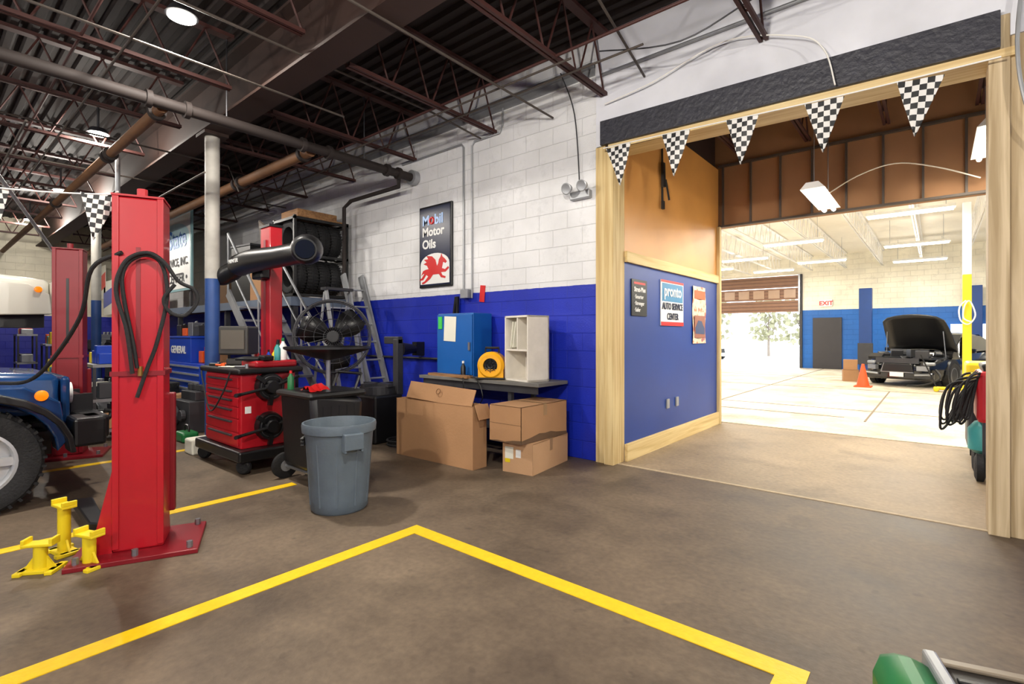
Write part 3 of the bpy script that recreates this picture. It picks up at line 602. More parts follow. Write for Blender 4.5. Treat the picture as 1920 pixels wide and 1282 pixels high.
mk('pedal',G().bx(-.2,-.08,-.36,-.25,.03,.08),M_steel,t)
mk('floor_hose_coil',G().tor((-5.2,4.0,.03),.16,.014).tor((-5.19,4.01,.055),.15,.014).tor((-5.2,4.0,.08),.165,.014),M_rubber,w=1,smooth=1,label='black hose coiled on the floor by the wall',cat='hose')
# ------------------------------------------------ oil drain cart
t=th('oil_drain_cart',(-4.55,2.55,0),'black wheeled oil drain tank with raised catch bowl','oil drain')
g=G(); g.prism([(-.22,.14),(.24,.1),(.28,.80),(-.26,.88)],'x',-.31,.31); mk('tank',g,M_black,t,bevel=.05,smooth=1)
for i in range(5): mk('rib',G().bx(.292,.312,-.15+i*.08,-.12+i*.08,.25,.75),M_black,t)
mk('drip_tray',G().bx(-.33,.33,-.29,.3,.82,.88),M_black,t,bevel=.03)
mk('pole',G().cyl((0.05,.05,.8),(.05,.05,1.24),.022),M_steel,t,smooth=1)
g=G(); g.lathe([(.03,1.16),(.12,1.18),(.36,1.25),(.4,1.27),(.4,1.29),(.36,1.28),(.12,1.2),(.0,1.19)],36,RY((.05,.05,0)),cap=False); mk('catch_bowl',g,M_black,t,smooth=1)
for s in (-1,1):
    g=G(); g.lathe([(0,-.03),(.1,-.03),(.125,-.02),(.125,.02),(.1,.03),(0,.03)],26,RY((s*.35,-.18,.125),0,pi/2),cap=False); mk('wheel',g,M_rubber,t,smooth=1)
    g=G(); g.cyl((s*.35-.035,-.18,.125),(s*.35+.035,-.18,.125),.055,n=16); mk('hub',g,M_alu,t,smooth=1)
mk('axle',G().cyl((-.35,-.18,.125),(.35,-.18,.125),.015),M_steel,t)
mk('caster',G().cyl((-.03,.2,.06),(.03,.2,.06),.06,n=18).bx(-.02,.02,.17,.23,.06,.14),M_rubber,t)
mk('handle',G().tube([(-.2,.22,.8),(-.2,.3,1.0),(-.2,.32,1.02),(.2,.32,1.02),(.2,.3,1.0),(.2,.22,.8)],.014,8,0),M_black,t)
random.seed(3)
nn=7; vs=[];fs=[]
for i in range(nn):
    for j in range(nn): vs.append((-4.5+.2*i/(nn-1)+random.uniform(-.01,.01),2.32+.18*j/(nn-1),.885+random.uniform(.0,.07)*(1-abs(i-3)/4)))
for i in range(nn-1):
    for j in range(nn-1): fs.append((i*nn+j,(i+1)*nn+j,(i+1)*nn+j+1,i*nn+j+1))
mk('shop_rag',G().add(vs,fs),M_signred,w=1,smooth=1,label='crumpled red shop rag on the oil drain tank',cat='rag')
bottle((-4.74,2.35,.88),M_green,.18,.03,'green bottle with red cap on the drain tank',M_signred)
# ------------------------------------------------ trash can
t=th('trash_can',(-3.72,2.25,0),'grey blue round plastic trash can scuffed and open','trash can')
pr=[(.0,0),(.205,0),(.222,.02),(.226,.1),(.262,.6),(.268,.62),(.285,.63),(.29,.68),(.285,.70),(.27,.70),(.262,.66),(.252,.6),(.215,.03),(0,.03)]
mk('body',G().lathe(pr,48,cap=False),M_can,t,smooth=1)
for i in range(10):
    a=2*pi*i/10; 
    mk('rib',G().cyl((.218*math.cos(a),.218*math.sin(a),.06),(.248*math.cos(a),.248*math.sin(a),.56),.012,.012,n=8),M_can,t,smooth=1)
for a in (math.radians(-12),math.radians(168)):
    g=G(); g.bx(.255,.33,-.075,-.055,.5,.64).bx(.255,.33,.055,.075,.5,.64).bx(.315,.335,-.075,.075,.52,.64).bx(.26,.335,-.075,.075,.625,.645); g.xf(RY((0,0,0),0,0,a)); mk('handle',g,M_can,t,bevel=.008)
txt('lettering','BRUTE',t,(-.165,-.205,.53),(pi/2+.07,0,math.radians(-40)),.085,M_black,bold=.002,ext=.012,sx=.8)
# ------------------------------------------------ pedestal fan
t=th('pedestal_fan',(-5.3,3.12,0),'large black pedestal fan with wire cage','fan',math.radians(60))
ZF=1.38
mk('stand_base',G().cyl((0,0,0),(0,0,.05),.3,.26,n=32),M_black,t,smooth=1)
mk('pole',G().cyl((0,0,.05),(0,0,1.28),.028,n=14),M_black,t,smooth=1)
mk('motor',G().lathe([(0,-.12),(.09,-.12),(.11,-.05),(.11,.1),(.07,.15),(0,.16)],24,RY((0,.08,ZF),pi/2),cap=False),M_black,t,smooth=1)
g=G()
for R in (.1,.2,.3): g.tor((0,-.11,ZF),R,.0035,(pi/2,0,0),40,4)
g.tor((0,-.11,ZF),.4,.006,(pi/2,0,0),40,5).tor((0,.08,ZF),.4,.006,(pi/2,0,0),40,5)
g.tor((0,-.02,ZF),.42,.01,(pi/2,0,0),44,6)
for i in range(24):
    a=2*pi*i/24; c_,s_=math.cos(a),math.sin(a)
    g.tube([(.06*c_,-.12,ZF+.06*s_),(.38*c_,-.11,ZF+.38*s_),(.42*c_,-.02,ZF+.42*s_)],.0028,4,0)
    if i%2==0: g.tube([(.42*c_,-.02,ZF+.42*s_),(.38*c_,.08,ZF+.38*s_),(.1*c_,.1,ZF+.1*s_)],.0028,4,0)
mk('cage',g,M_dgrey,t)
for i in range(3):
    a=2*pi*i/3+.7; vs=[];fs=[]
    for ii in range(7):
        r=.05+.32*ii/6; wd=.05+.1*math.sin(pi*min(1,ii/6*.8))
        for s in (-1,1): vs.append((math.cos(a)*r-math.sin(a)*wd*s,-.03+s*.04,ZF+math.sin(a)*r+math.cos(a)*wd*s))
    for ii in range(6): fs.append((2*ii,2*ii+1,2*ii+3,2*ii+2))
    b=mk('blade',G().add(vs,fs),M_black,t,smooth=1); sol=b.modifiers.new('s','SOLIDIFY'); sol.thickness=.006
mk('hub_badge',G().cyl((0,-.115,ZF),(0,-.13,ZF),.06,n=20),M_black,t)
# ------------------------------------------------ workbench + stuff
t=th('workbench',(-4.15,4.58,0),'grey steel workbench against the blue wall','workbench')
mk('top',G().bx(-5.2,-3.24,4.3,4.86,.84,.88),mat('worn_grey_top',(112,110,106),.6,.2,.3),t,1,bevel=.005)
for x in (-5.1,-3.72):
    for y in (4.36,4.78): mk('leg',G().bx(x,x+.05,y,y+.05,0,.84),M_dgrey,t,1)
mk('lower_shelf',G().bx(-5.1,-3.68,4.42,4.78,.3,.33),M_dgrey,t,1)
mk('apron',G().bx(-5.15,-3.28,4.33,4.35,.76,.84),M_dgrey,t,1)
mk('white_carton',G().bx(-3.95,-3.75,4.45,4.7,.335,.5),M_paper,w=1,bevel=.01,label='white carton on the bench lower shelf',cat='box')
t=th('wall_cabinet',(-4.75,4.66,.88),'blue metal cabinet standing on the workbench','cabinet')
mk('body',G().bx(-5.08,-4.42,4.52,4.86,.88,1.68),M_cblue,t,1,bevel=.008)
d_=mk('door',G().bx(-5.07,-4.43,4.5,4.52,.9,1.66),M_cblue,t,1,bevel=.004)
mk('handle',G().bx(.27,.3,-.18,-.165,.33,.43),M_steel,d_)
mk('note_paper',G().ob((-4.82,4.495,1.48),(.22,.004,.32),(0,.05,0)),M_paper,t,1)
mk('green_tag',G().bx(-5.04,-4.97,4.49,4.5,1.48,1.64),mat('bright_green_tag',(60,190,80),.5),t,1)
t=th('cubby_shelf',(-3.60,4.55,.88),'scuffed white compartment cubby box on the bench','shelf',math.radians(-14))
M_cub=mat('scuffed_white_board',(222,216,204),.6,0,.2,7)
mk('carcass',G().bx(-.22,-.2,-.15,.15,0,.74).bx(.2,.22,-.15,.15,0,.74).bx(-.22,.22,.135,.15,0,.74).bx(-.22,.22,-.15,.15,.72,.74).bx(-.22,.22,-.15,.15,0,.02),M_cub,t)
mk('shelf_board',G().bx(-.2,.2,-.14,.135,.34,.36),M_cub,t)
mk('divider',G().bx(.0,.015,-.14,.135,.36,.72),M_cub,t)
for a,b in ((-.14,.15),(-.09,.2)): mk('leaning_paper',G().ob((a,-.02,.525),(.012,.18,.3),(0,b,0)),M_paper,t)
t=th('air_mover_fan',(-4.03,4.44,.88),'chunky yellow and black portable blower on the bench','fan',math.radians(30))
M_ay=mat('amber_yellow',(236,168,16),.4)
g=G(); g.lathe([(.085,-.12),(.13,-.13),(.155,-.11),(.16,-.05),(.16,.09),(.13,.12),(.085,.12),(.085,-.12)],30,RY((0,0,.165),pi/2),cap=False); g.bx(-.15,.15,-.1,.1,.02,.12); mk('housing',g,M_ay,t,smooth=1)
g=G()
for R in (.03,.06): g.tor((0,-.115,.165),R,.005,(pi/2,0,0),24,5)
for i in range(8):
    a=2*pi*i/8; g.cyl((.01*math.cos(a),-.115,.165+.01*math.sin(a)),(.09*math.cos(a),-.115,.165+.09*math.sin(a)),.004,n=5)
mk('grille',g,M_black,t); mk('motor',G().cyl((0,-.08,.165),(0,.1,.165),.084,n=18),M_black,t,smooth=1)
mk('handle',G().tube([(-.08,0,.31),(-.08,0,.37),(.08,0,.37),(.08,0,.31)],.014,8,0),M_black,t)
mk('foot',G().bx(-.17,.17,-.12,.12,0,.025),M_black,t,bevel=.01)
bottle((-4.5,4.42,.88),M_black,.2,.032,'black spray can standing on the workbench',M_signwhite)
mk('scrap_board',G().ob((-4.68,4.36,.895),(.8,.1,.03),(0,0,-.1)),M_wood,w=1,label='loose timber offcut lying on the workbench',cat='board')
mk('wire_bundle',G().tube([(-4.25,4.3,.9),(-4.1,4.25,.88),(-4.0,4.24,.7),(-4.1,4.26,.6),(-4.3,4.25,.75),(-4.35,4.27,.89)],.006,6),M_black,w=1,label='black power cord drooping from the workbench',cat='cable')
g=G().ob((-5.1,4.85,1.78),(.035,.03,.3),(0,.18,0)).ob((-5.05,4.85,1.78),(.035,.03,.3),(0,.02,0)); mk('hanging_tool',g,M_black,w=1,label='black pliers hanging on the blue wall',cat='tool')
mk('price_tag',G().ob((-4.62,4.893,1.95),(.09,.006,.22),(0,.1,0)),M_signred,w=1,label='small red tag taped on the wall',cat='tag')
def flapbox(loc,sx,sy,sz,rz,lab,flap=0,m=None,name='cardboard_box'):
    t=th(name,loc,lab,'box',rz); m=m or M_card
    g=G().bx(-sx/2,sx/2,-sy/2,-sy/2+.008,0,sz).bx(-sx/2,sx/2,sy/2-.008,sy/2,0,sz).bx(-sx/2,-sx/2+.008,-sy/2,sy/2,0,sz).bx(sx/2-.008,sx/2,-sy/2,sy/2,0,sz).bx(-sx/2,sx/2,-sy/2,sy/2,0,.008)
    if not flap: g.bx(-sx/2,sx/2,-sy/2,sy/2,sz-.008,sz)
    mk('body',g,m,t,bevel=.003)
    if not flap: mk('tape',G().bx(-sx/2-.001,sx/2+.001,-.03,.03,sz,sz+.002).bx(sx/2,sx/2+.002,-.03,.03,sz-.12,sz),mat('packing_tape',(150,118,84),.3),t)
    return t
t=flapbox((-4.28,3.83,0),1.22,.22,.66,.03,'large open cardboard carton with one flap raised',1)
mk('flap',G().ob((-.06,.06,.73),(1.06,.008,.2),(-.35,.04,0)),M_card,t); mk('flap',G().ob((.66,0,.6),(.008,.2,.16),(0,-.4,0)),M_card,t)
mk('handle_print',G().tor((-.05,.03,.76),.03,.004,(pi/2-.35,0,0),18),mat('carton_print',(120,84,54),.8),t)
t=flapbox((-3.29,4.33,0),.36,.76,.31,.12,'closed brown cardboard box with shipping label on the floor',0,M_card2)
mk('shipping_label',G().bx(-.15,-.05,-.382,-.38,.14,.26),M_paper,t); mk('yellow_sticker',G().bx(-.15,-.09,-.3825,-.3805,.1,.14),M_yel,t)
mk('barcode_label',G().bx(-.02,.04,-.382,-.38,.16,.24),M_signwhite,t)
t=flapbox((-3.34,4.27,.315),.42,.80,.37,.0,'brown cardboard box with dark oil stain stacked on another')
mk('oil_stain',G().prism([(-.21,.0),(.21,.0),(.21,.04),(.1,.03),(.0,.01),(-.1,.015),(-.21,.005)],'y',-.4015,-.4005).prism([(-.40,0),(.40,0),(.40,.03),(.2,.05),(.1,.07),(.0,.065),(-.1,.075),(-.25,.05),(-.40,.035)],'x',.2105,.2115),M_cardd,t)
mk('flap_seam',G().bx(-.21,.21,-.4016,-.4006,.185,.188),M_cardd,t)
# ------------------------------------------------ signs main wall
t=th('motor_oil_sign',(-5.53,4.88,2.1),'tall navy motor oil sign with red flying horse','sign')
mk('frame',G().bx(-5.88,-5.18,4.865,4.9,2.09,3.28),M_black,t,1,bevel=.012)
mk('face',G().bx(-5.85,-5.21,4.86,4.866,2.12,3.25),M_navy,t,1)
txt('lettering','M',t,(-5.80,4.858,3.0),FY,.2,M_logoblue,w=1,align='LEFT',bold=.005)
txt('lettering','bil',t,(-5.535,4.858,3.0),FY,.2,M_logoblue,w=1,align='LEFT',bold=.005)
mk('red_letter_ring',G().tor((-5.592,4.857,3.055),.042,.015,(pi/2,0,0),24,6),M_signred,t,1)
for i,s_ in enumerate(('Motor','Oils')): txt('lettering',s_,t,(-5.80,4.858,2.84-.18*i),FY,.18,M_signwhite,w=1,align='LEFT',bold=.005)
arc=[(-5.53+.31*math.cos(a),2.42+.16*math.sin(a)) for a in [pi*(1-i/14) for i in range(15)]]
g=G().prism([(-5.84,2.14),]+arc+[(-5.22,2.14)],'y',4.857,4.86); mk('white_panel',g,M_signwhite,t,1)
hs=[(0.0,.34),(.10,.52),(.22,.56),(.38,.58),(.30,.72),(.12,.80),(.28,.86),(.14,.98),(.36,.98),(.28,1.12),(.55,1.08),(.72,.92),(.80,.66),(.86,.76),(.90,.92),(.98,1.02),(1.02,1.14),(1.06,1.02),(1.18,.92),(1.28,.80),(1.22,.74),(1.10,.80),(1.07,.68),(1.04,.56),(1.20,.50),(1.34,.60),(1.39,.54),(1.22,.40),(1.0,.40),(1.06,.28),(1.22,.22),(1.20,.15),(1.0,.20),(.90,.34),(.60,.34),(.46,.18),(.20,.02),(.06,-.02),(.04,.05),(.18,.10),(.36,.28),(.26,.36),(.10,.16),(-.06,.14),(-.06,.20),(.04,.24),(.17,.42),(.08,.40)]
g=G().prism([(-5.82+a*.43,2.15+b*.36) for a,b in hs],'y',4.852,4.857); mk('flying_horse_emblem',g,M_signred,t,1)
t=th('emergency_light',(-3.06,4.88,2.93),'twin head emergency light on the white wall','emergency light')
mk('body',G().bx(-3.2,-2.94,4.83,4.9,2.93,3.02),M_alu,t,1,bevel=.01)
for x in (-3.18,-2.98): mk('lamp_head',G().lathe([(0,0),(.04,0),(.065,.07),(.055,.075),(0,.06)],20,RY((x,4.8,3.06),pi/2+.3,0,0),cap=False),M_alu,t,1,smooth=1)
t=th('battery_sign',(-2.64,5.44,1.63),'small black metal sign with white words','sign')
mk('face',G().bx(-2.65,-2.635,5.25,5.64,1.62,2.04),M_black,t,1,bevel=.004)
txt('lettering','Strat-Plus',t,(-2.632,5.445,1.9),FX,.075,M_signwhite,w=1,bold=.002)
for i,s_ in enumerate(('·Smarter','·Stronger','·Safer')): txt('lettering',s_,t,(-2.632,5.31,1.82-.075*i),FX,.065,M_signwhite,w=1,align='LEFT',bold=.001)
mk('red_band',G().bx(-2.635,-2.633,5.3,5.59,1.985,2.01),M_signred,t,1)
t=th('service_center_sign',(-2.64,6.4,1.53),'framed red white and blue auto service center sign','sign')
mk('face',G().bx(-2.65,-2.635,6.04,6.77,1.52,2.1),M_signwhite,t,1,bevel=.004)
mk('border',G().bx(-2.635,-2.633,6.04,6.77,1.52,1.57).bx(-2.635,-2.633,6.04,6.77,2.07,2.1),M_signred,t,1)
mk('blue_band',G().bx(-2.635,-2.632,6.07,6.74,1.83,2.06),mat('light_blue_band',(56,128,172),.4),t,1)
txt('lettering','pronto',t,(-2.628,6.4,1.9),FX,.2,M_signwhite,w=1,bold=.004)
for i,s_ in enumerate(('AUTO SERVICE','CENTER')): txt('lettering',s_,t,(-2.63,6.4,1.73-.13*i),FX,.118,M_navy,w=1,bold=.003,sx=.84)
t=th('muscle_car_poster',(-2.64,7.38,1.27),'pale sheet poster with orange and red car pictures','poster')
vs=[];fs=[]
for i in range(9):
    for j in range(13): vs.append((-2.645+.007*(1+math.sin(i*1.1+j*.7)),7.12+.52*i/8,1.28+.82*j/12))
for i in range(8):
    for j in range(12): fs.append((i*13+j,(i+1)*13+j,(i+1)*13+j+1,i*13+j+1))
mp=bpy.data.materials.new('poster_art'); mp.use_nodes=True; N=mp.node_tree.nodes; L=mp.node_tree.links
nz=N.new('ShaderNodeTexNoise'); nz.inputs['Scale'].default_value=7; r=N.new('ShaderNodeValToRGB')
els=r.color_ramp.elements; els[0].color=C(150,84,60); els[0].position=.3; els[1].position=.45; els[1].color=C(214,196,172)
for ps,cc in ((.55,(222,206,184)),(.62,(205,110,60)),(.72,(90,110,160))): e=els.new(ps); e.color=C(*cc)
tc=N.new('ShaderNodeTexCoord'); L.new(tc.outputs['Object'],nz.inputs['Vector']); L.new(nz.outputs['Fac'],r.inputs[0]); L.new(r.outputs[0],N['Principled BSDF'].inputs['Base Color'])
mk('sheet',G().add(vs,fs),mp,t,1,smooth=1)
mk('printed_banner',G().bx(-2.629,-2.627,7.17,7.59,1.92,2.04),mat('print_orange',(206,92,44),.5),t,1)
mk('printed_picture',G().bx(-2.629,-2.627,7.17,7.59,1.36,1.68),mat('print_dusk',(150,96,78),.5),t,1)
g=G().prism([(7.2,1.42),(7.56,1.41),(7.56,1.50),(7.5,1.54),(7.44,1.60),(7.3,1.61),(7.24,1.54),(7.19,1.51)],'x',-2.626,-2.624); mk('printed_car',g,mat('print_blue',(58,74,110),.5),t,1)
for y in (6.22,6.52): mk('wall_outlet',G().bx(-2.65,-2.63,y,y+.08,.46,.58),M_alu,w=1,bevel=.004,label='small metal outlet box on the blue partition',cat='outlet',group='partition outlets')
g=G().cyl((-2.63,6.06,3.76),(-2.62,6.04,2.99),.014,n=8).ob((-2.61,6.05,3.4),(.03,.07,.3),(.05,0,0)).cyl((-2.6,6.1,3.35),(-2.58,6.16,3.1),.012,n=8).ob((-2.61,6.04,3.02),(.03,.05,.1))
mk('wall_bracket',g,M_black,w=1,label='black long metal bracket hanging on the tan partition',cat='bracket')
# ------------------------------------------------ pennants
M_chk=bpy.data.materials.new('checker_cloth'); M_chk.use_nodes=True; N=M_chk.node_tree.nodes; L=M_chk.node_tree.links
tc=N.new('ShaderNodeTexCoord'); mp=N.new('ShaderNodeMapping'); mp.inputs['Location'].default_value=(.0,.5,.0); mp.inputs['Scale'].default_value=(1,0,1); ck=N.new('ShaderNodeTexChecker'); ck.inputs['Scale'].default_value=23
ck.inputs['Color1'].default_value=C(22,22,24); ck.inputs['Color2'].default_value=C(220,218,214)
L.new(tc.outputs['Object'],mp.inputs[0]); L.new(mp.outputs[0],ck.inputs[0]); L.new(ck.outputs[0],N['Principled BSDF'].inputs['Base Color'])
def pen(loc,rot,sc_=1):
    vs=[];fs=[]; n=8
    for j in range(n+1):
        hw=.135*(1-j/n)+.004
        for i in range(5): vs.append(((-1+i/2)*hw,.01*math.sin(i*1.4+j*.6),-.42*j/n))
    for j in range(n):
        for i in range(4): fs.append((j*5+i,j*5+i+1,(j+1)*5+i+1,(j+1)*5+i))
    o=mk('checkered_pennant',G().add(vs,fs),M_chk,loc=loc,rot=rot,smooth=1,label='black and white checkered triangular pennant on a string',cat='flag',group='checkered pennants')
    o.scale=(sc_,sc_,sc_); return o
for x,z,a in ((-2.56,3.39,-.05),(-1.94,3.37,.04),(-1.33,3.35,.03),(-.70,3.31,.02),(-.09,3.29,.08)): pen((x,4.79,z),(0,a,.1))
mk('pennant_string',G().tube([(-2.74,4.79,3.405),(-1.94,4.79,3.375),(-.7,4.79,3.32),(.34,4.79,3.3)],.006,6),M_signwhite,w=1,label='white string carrying the checkered pennants',cat='string')
pen((-4.12,.785,2.30),(0,.1,1.2),.7); pen((-4.34,.30,2.28),(0,-.1,1.3),.7)
mk('pennant_string',G().tube([(-4.02,.86,2.32),(-4.12,.785,2.305),(-4.34,.30,2.285),(-4.8,-.6,2.34)],.005,6),M_signwhite,w=1,label='white string tied to the red lift column',cat='string')

# ------------------------------------------------ mezzanine, rack, tyres, stair, ladder
t=th('mezzanine_deck',(-12.5,4.36,0),'grey steel storage mezzanine along the block wall','mezzanine')
mk('deck_board',G().bx(-17.5,-7.7,3.84,4.88,1.95,2.0),M_wood,t,1)
mk('edge_beam',G().bx(-17.5,-7.7,3.8,3.84,1.86,2.0).bx(-7.7,-7.66,3.8,4.88,1.86,2.0),mat('grey_blue_beam',(92,104,122),.5),t,1)
for x in (-7.78,-10.4,-13,-15.8): mk('post',G().bx(x,x+.08,3.86,3.94,0,1.95),M_dgrey,t,1)
t=th('tire_rack',(-8.1,4.36,2.0),'black steel rack of tires on the mezzanine','rack')
for x in (-8.45,-7.76):
    for y in (3.88,4.8): mk('post',G().bx(x,x+.04,y,y+.04,2.0,3.3),M_black,t,1)
for z in (2.02,2.66,3.24):
    for b in ((-8.45,-7.72,3.88,3.92),(-8.45,-7.72,4.8,4.84),(-8.45,-8.41,3.92,4.8),(-7.76,-7.72,3.92,4.8)): mk('shelf_rail',G().bx(*b,z,z+.04),M_black,t,1)
g0=wheel_geo_tyre(.29,.2); first=None
for z in (2.36,2.98):
    for y in (4.04,4.25,4.46,4.67):
        if first is None:
            first=mk('tire',g0,M_rubber,loc=(-8.08,y,z),rot=(0,0,pi/2),smooth=1,label='black rubber tire standing in the rack',cat='tire',group='tires in the rack')
        else:
            o=first.copy(); o.location=(-8.08,y,z); col.objects.link(o)
mk('wooden_crate',G().bx(-8.5,-7.75,3.95,4.75,3.29,3.315).bx(-8.4,-7.85,4.0,4.7,3.315,3.44),M_wood,w=1,bevel=.01,label='flat wooden crate on top of the tire rack',cat='crate')
for i,(x,y,a,b,h,m) in enumerate(((-9.5,4.35,.7,.5,.7,M_card),(-10.3,4.4,.7,.6,1.1,M_black),(-11.2,4.3,.6,.5,.6,M_cardd))):
    t=th('storage_crate',(x,y,2.0),'dark stored crate on the mezzanine deck','crate',.1*i); mk('body',G().bx(-a/2,a/2,-b/2,b/2,0,h),m,t,bevel=.01); mk('lid',G().bx(-a/2-.01,a/2+.01,-b/2-.01,b/2+.01,h,h+.04),M_dgrey,t,bevel=.005)
t=th('tilted_board',(-8.9,4.0,2.0),'grey tilted board held on two poles','board')
mk('sheet',G().ob((0,0,1.0),(.6,.03,.6),(.3,.5,0)),mat('grey_board',(110,100,92),.7,0,.3),t)
for a in (-.25,.2): mk('pole',G().bx(a,a+.04,.03,.07,0,1.0+a*-.5),M_dgrey,t)
t=th('steel_stair',(-7.3,3.45,0),'grey steel stair with handrails up to the mezzanine','stairs')
for y in (3.12,3.74):
    mk('stringer',G().prism([(-6.3,0),(-6.1,0),(-8.25,2.1),(-8.35,2.0)],'y',y,y+.03),M_alu,t,1)
    g=G().tube([(-6.25,y+.015,0.1),(-6.25,y+.015,.95),(-8.3,y+.015,2.95),(-8.3,y+.015,2.0)],.02,8,0)
    g.cyl((-7.25,y+.015,1.0),(-7.25,y+.015,1.95),.016).cyl((-6.25,y+.015,.5),(-8.3,y+.015,2.5),.014)
    mk('handrail',g,M_alu,t,1,smooth=1)
for i in range(9): mk('tread',G().bx(-6.45-i*.205,-6.25-i*.205,3.15,3.74,.2+i*.2,.23+i*.2),M_steel,t,1)
t=th('leaning_ladder',(-6.6,4.7,0),'worn grey aluminium ladder leaning along the wall','ladder')
for y in (4.5,4.83): 
    g=G(); g.prism([(-6.33,0),(-6.45,0),(-7.42,2.36),(-7.30,2.4)],'y',y,y+.03); mk('rail',g,M_alu,t,1)
for i in range(8):
    f=(i+.6)/8.4; mk('rung',G().cyl((-6.39-.97*f,4.51,2.36*f),(-6.39-.97*f,4.85,2.36*f),.016,n=8),M_alu,t,1)
t=th('step_ladder',(-6.9,4.15,0),'grey aluminium step ladder standing open','ladder')
for y in (4.0,4.4):
    mk('front_rail',G().prism([(-6.45,0),(-6.53,0),(-7.04,2.1),(-6.98,2.1)],'y',y,y+.03),M_alu,t,1)
    mk('rear_rail',G().prism([(-7.45,0),(-7.5,0),(-7.06,2.05),(-7.02,2.05)],'y',y,y+.02),M_alu,t,1)
for i in range(6):
    z=.3+i*.3; x=-6.49-.53*z/2.1; mk('tread',G().bx(x-.04,x+.04,4.02,4.4,z,z+.02),M_alu,t,1)
mk('top_cap',G().bx(-7.1,-6.96,3.98,4.45,2.08,2.12),M_dgrey,t,1)
t=th('work_lamp',(-5.85,4.7,1.1),'black work lamp hung on the blue wall','lamp'); mk('head',G().cyl((0,-.2,.1),(0,.05,.1),.1,.06,n=18),M_black,t,smooth=1); mk('bracket',G().bx(-.05,.05,.05,.2,0,.2),M_black,t)
t=th('oval_board',(-5.4,4.6,0),'grey oval board leaning by the wall','board'); mk('deck',G().prism([(-.10,0),(.10,0),(.13,.3),(.10,.55),(0,.66),(-.10,.55),(-.13,.3)],'x',-.02,.02),M_dgrey,t,bevel=.01); t.rotation_euler=(-.2,0,.9)
# big sign on mezzanine
t=th('service_sign',(-14,3.9,2.3),'large white framed service sign with blue lettering','sign')
mk('frame',G().bx(-16.4,-11.85,3.76,3.80,2.35,4.02),mat('teal_frame',(130,168,174),.5),t,1)
mk('face',G().bx(-16.3,-11.90,3.755,3.76,2.40,3.97),M_signwhite,t,1)
for a in (-16.2,-12.1): mk('post',G().bx(a,a+.1,3.80,3.84,2.0,3.8),M_dgrey,t,1)
mk('blue_cloud',G().lathe([(0,-.002),(1,-.002),(1,.0),(0,.0)],40,Matrix.Translation((-12.95,3.754,3.5))@Euler((pi/2,0,0)).to_matrix().to_4x4()@Matrix.Diagonal((1.0,.34,1,1)),cap=False),mat('pale_blue_print',(190,222,230),.5),t,1)
txt('lettering','State',t,(-12.1,3.748,3.3),FY,.56,M_cblue,w=1,align='RIGHT',bold=.01)
txt('lettering','SERVICE, INC.',t,(-12.0,3.748,2.9),FY,.24,M_dgrey,w=1,align='RIGHT',bold=.004)
txt('lettering','CENTER •',t,(-12.05,3.748,2.54),FY,.28,M_dgrey,w=1,align='RIGHT',bold=.004)
# ------------------------------------------------ left clutter
def chest(loc,sx,sy,z0,z1,n,m,lab,name='tool_chest',rz=0,legs=0):
    t=th(name,loc,lab,'tool chest',rz)
    mk('body',G().bx(-sx/2,sx/2,-sy/2,sy/2,z0,z1),m,t,bevel=.01)
    h=(z1-z0-.04)/n
    for i in range(n):
        a=z0+.02+i*h; d=mk('drawer',G().bx(-sx/2+.03,sx/2-.03,-sy/2-.015,-sy/2,a+.006,a+h-.006),m,t,bevel=.003)
        mk('handle',G().bx(-sx/2+.06,sx/2-.06,-sy/2-.035,-sy/2-.014,a+h-.05,a+h-.02),M_alu,d)
    for a in (-1,1):
        for b in (-1,1): mk('caster',G().cyl((a*(sx/2-.08)-.02,b*(sy/2-.08),z0/2),(a*(sx/2-.08)+.02,b*(sy/2-.08),z0/2),z0/2,n=16),M_rubber,t)
    return t
chest((-10.1,3.35,0),1.9,.6,.14,.92,6,M_blue,'blue rolling tool chest with silver drawer handles')
t=th('tool_chest',(-10.45,3.35,.92),'blue upper tool chest with white lettering','tool chest')
mk('body',G().bx(-.65,.65,-.25,.25,0,.42),M_blue,t,bevel=.01); mk('lid',G().bx(-.66,.66,-.26,.26,.42,.46),M_blue,t,bevel=.01)
txt('lettering','GENERAL',t,(.05,-.256,.16),FY,.18,M_signwhite,bold=.005)
for i,(x,m,h) in enumerate(((-10.9,M_black,.2),(-10.6,M_orange,.14),(-10.3,M_steel,.24),(-10.0,M_dgrey,.18))):
    mk('stored_case',G().bx(x-.11,x+.11,3.25,3.45,1.385,1.385+h).cyl((x-.04,3.35,1.385+h),(x+.04,3.35,1.4+h),.02,n=8),m,w=1,bevel=.01,label='small tool case stored on the blue chest',cat='case',group='cases on the blue chest')
for i,(x,m,h) in enumerate(((-9.65,M_orange,.2),(-9.4,M_red,.28),(-9.22,M_card,.22))):
    mk('stored_case',G().bx(x-.08,x+.08,3.2,3.45,.925,.925+h),m,w=1,bevel=.01,label='small tool case stored on the blue chest',cat='case',group='cases on the blue chest')
chest((-7.3,2.85,0),.5,.4,.1,.82,6,M_orange,'orange tool cart with many shallow drawers')
mk('orange_case',G().bx(-7.5,-7.1,2.7,3.0,.83,1.02).cyl((-7.4,2.85,1.02),(-7.2,2.85,1.02),.02,n=8),M_orange,w=1,bevel=.02,label='orange tool case on top of the orange cart',cat='case')
flapbox((-9.2,2.75,0),.4,.3,.26,.3,'small cardboard box on the floor',0,M_card2); flapbox((-9.22,2.75,.265),.36,.28,.2,.1,'small cardboard box stacked on another')
t=th('plastic_jug',(-7.6,2.36,0),'small green plastic jug on the floor','jug'); mk('body',G().bx(-.15,.15,-.1,.1,0,.13),M_green,t,bevel=.03); mk('handle',G().tube([(-.08,0,.12),(-.06,0,.2),(.06,0,.2),(.08,0,.12)],.012,6),M_black,t)
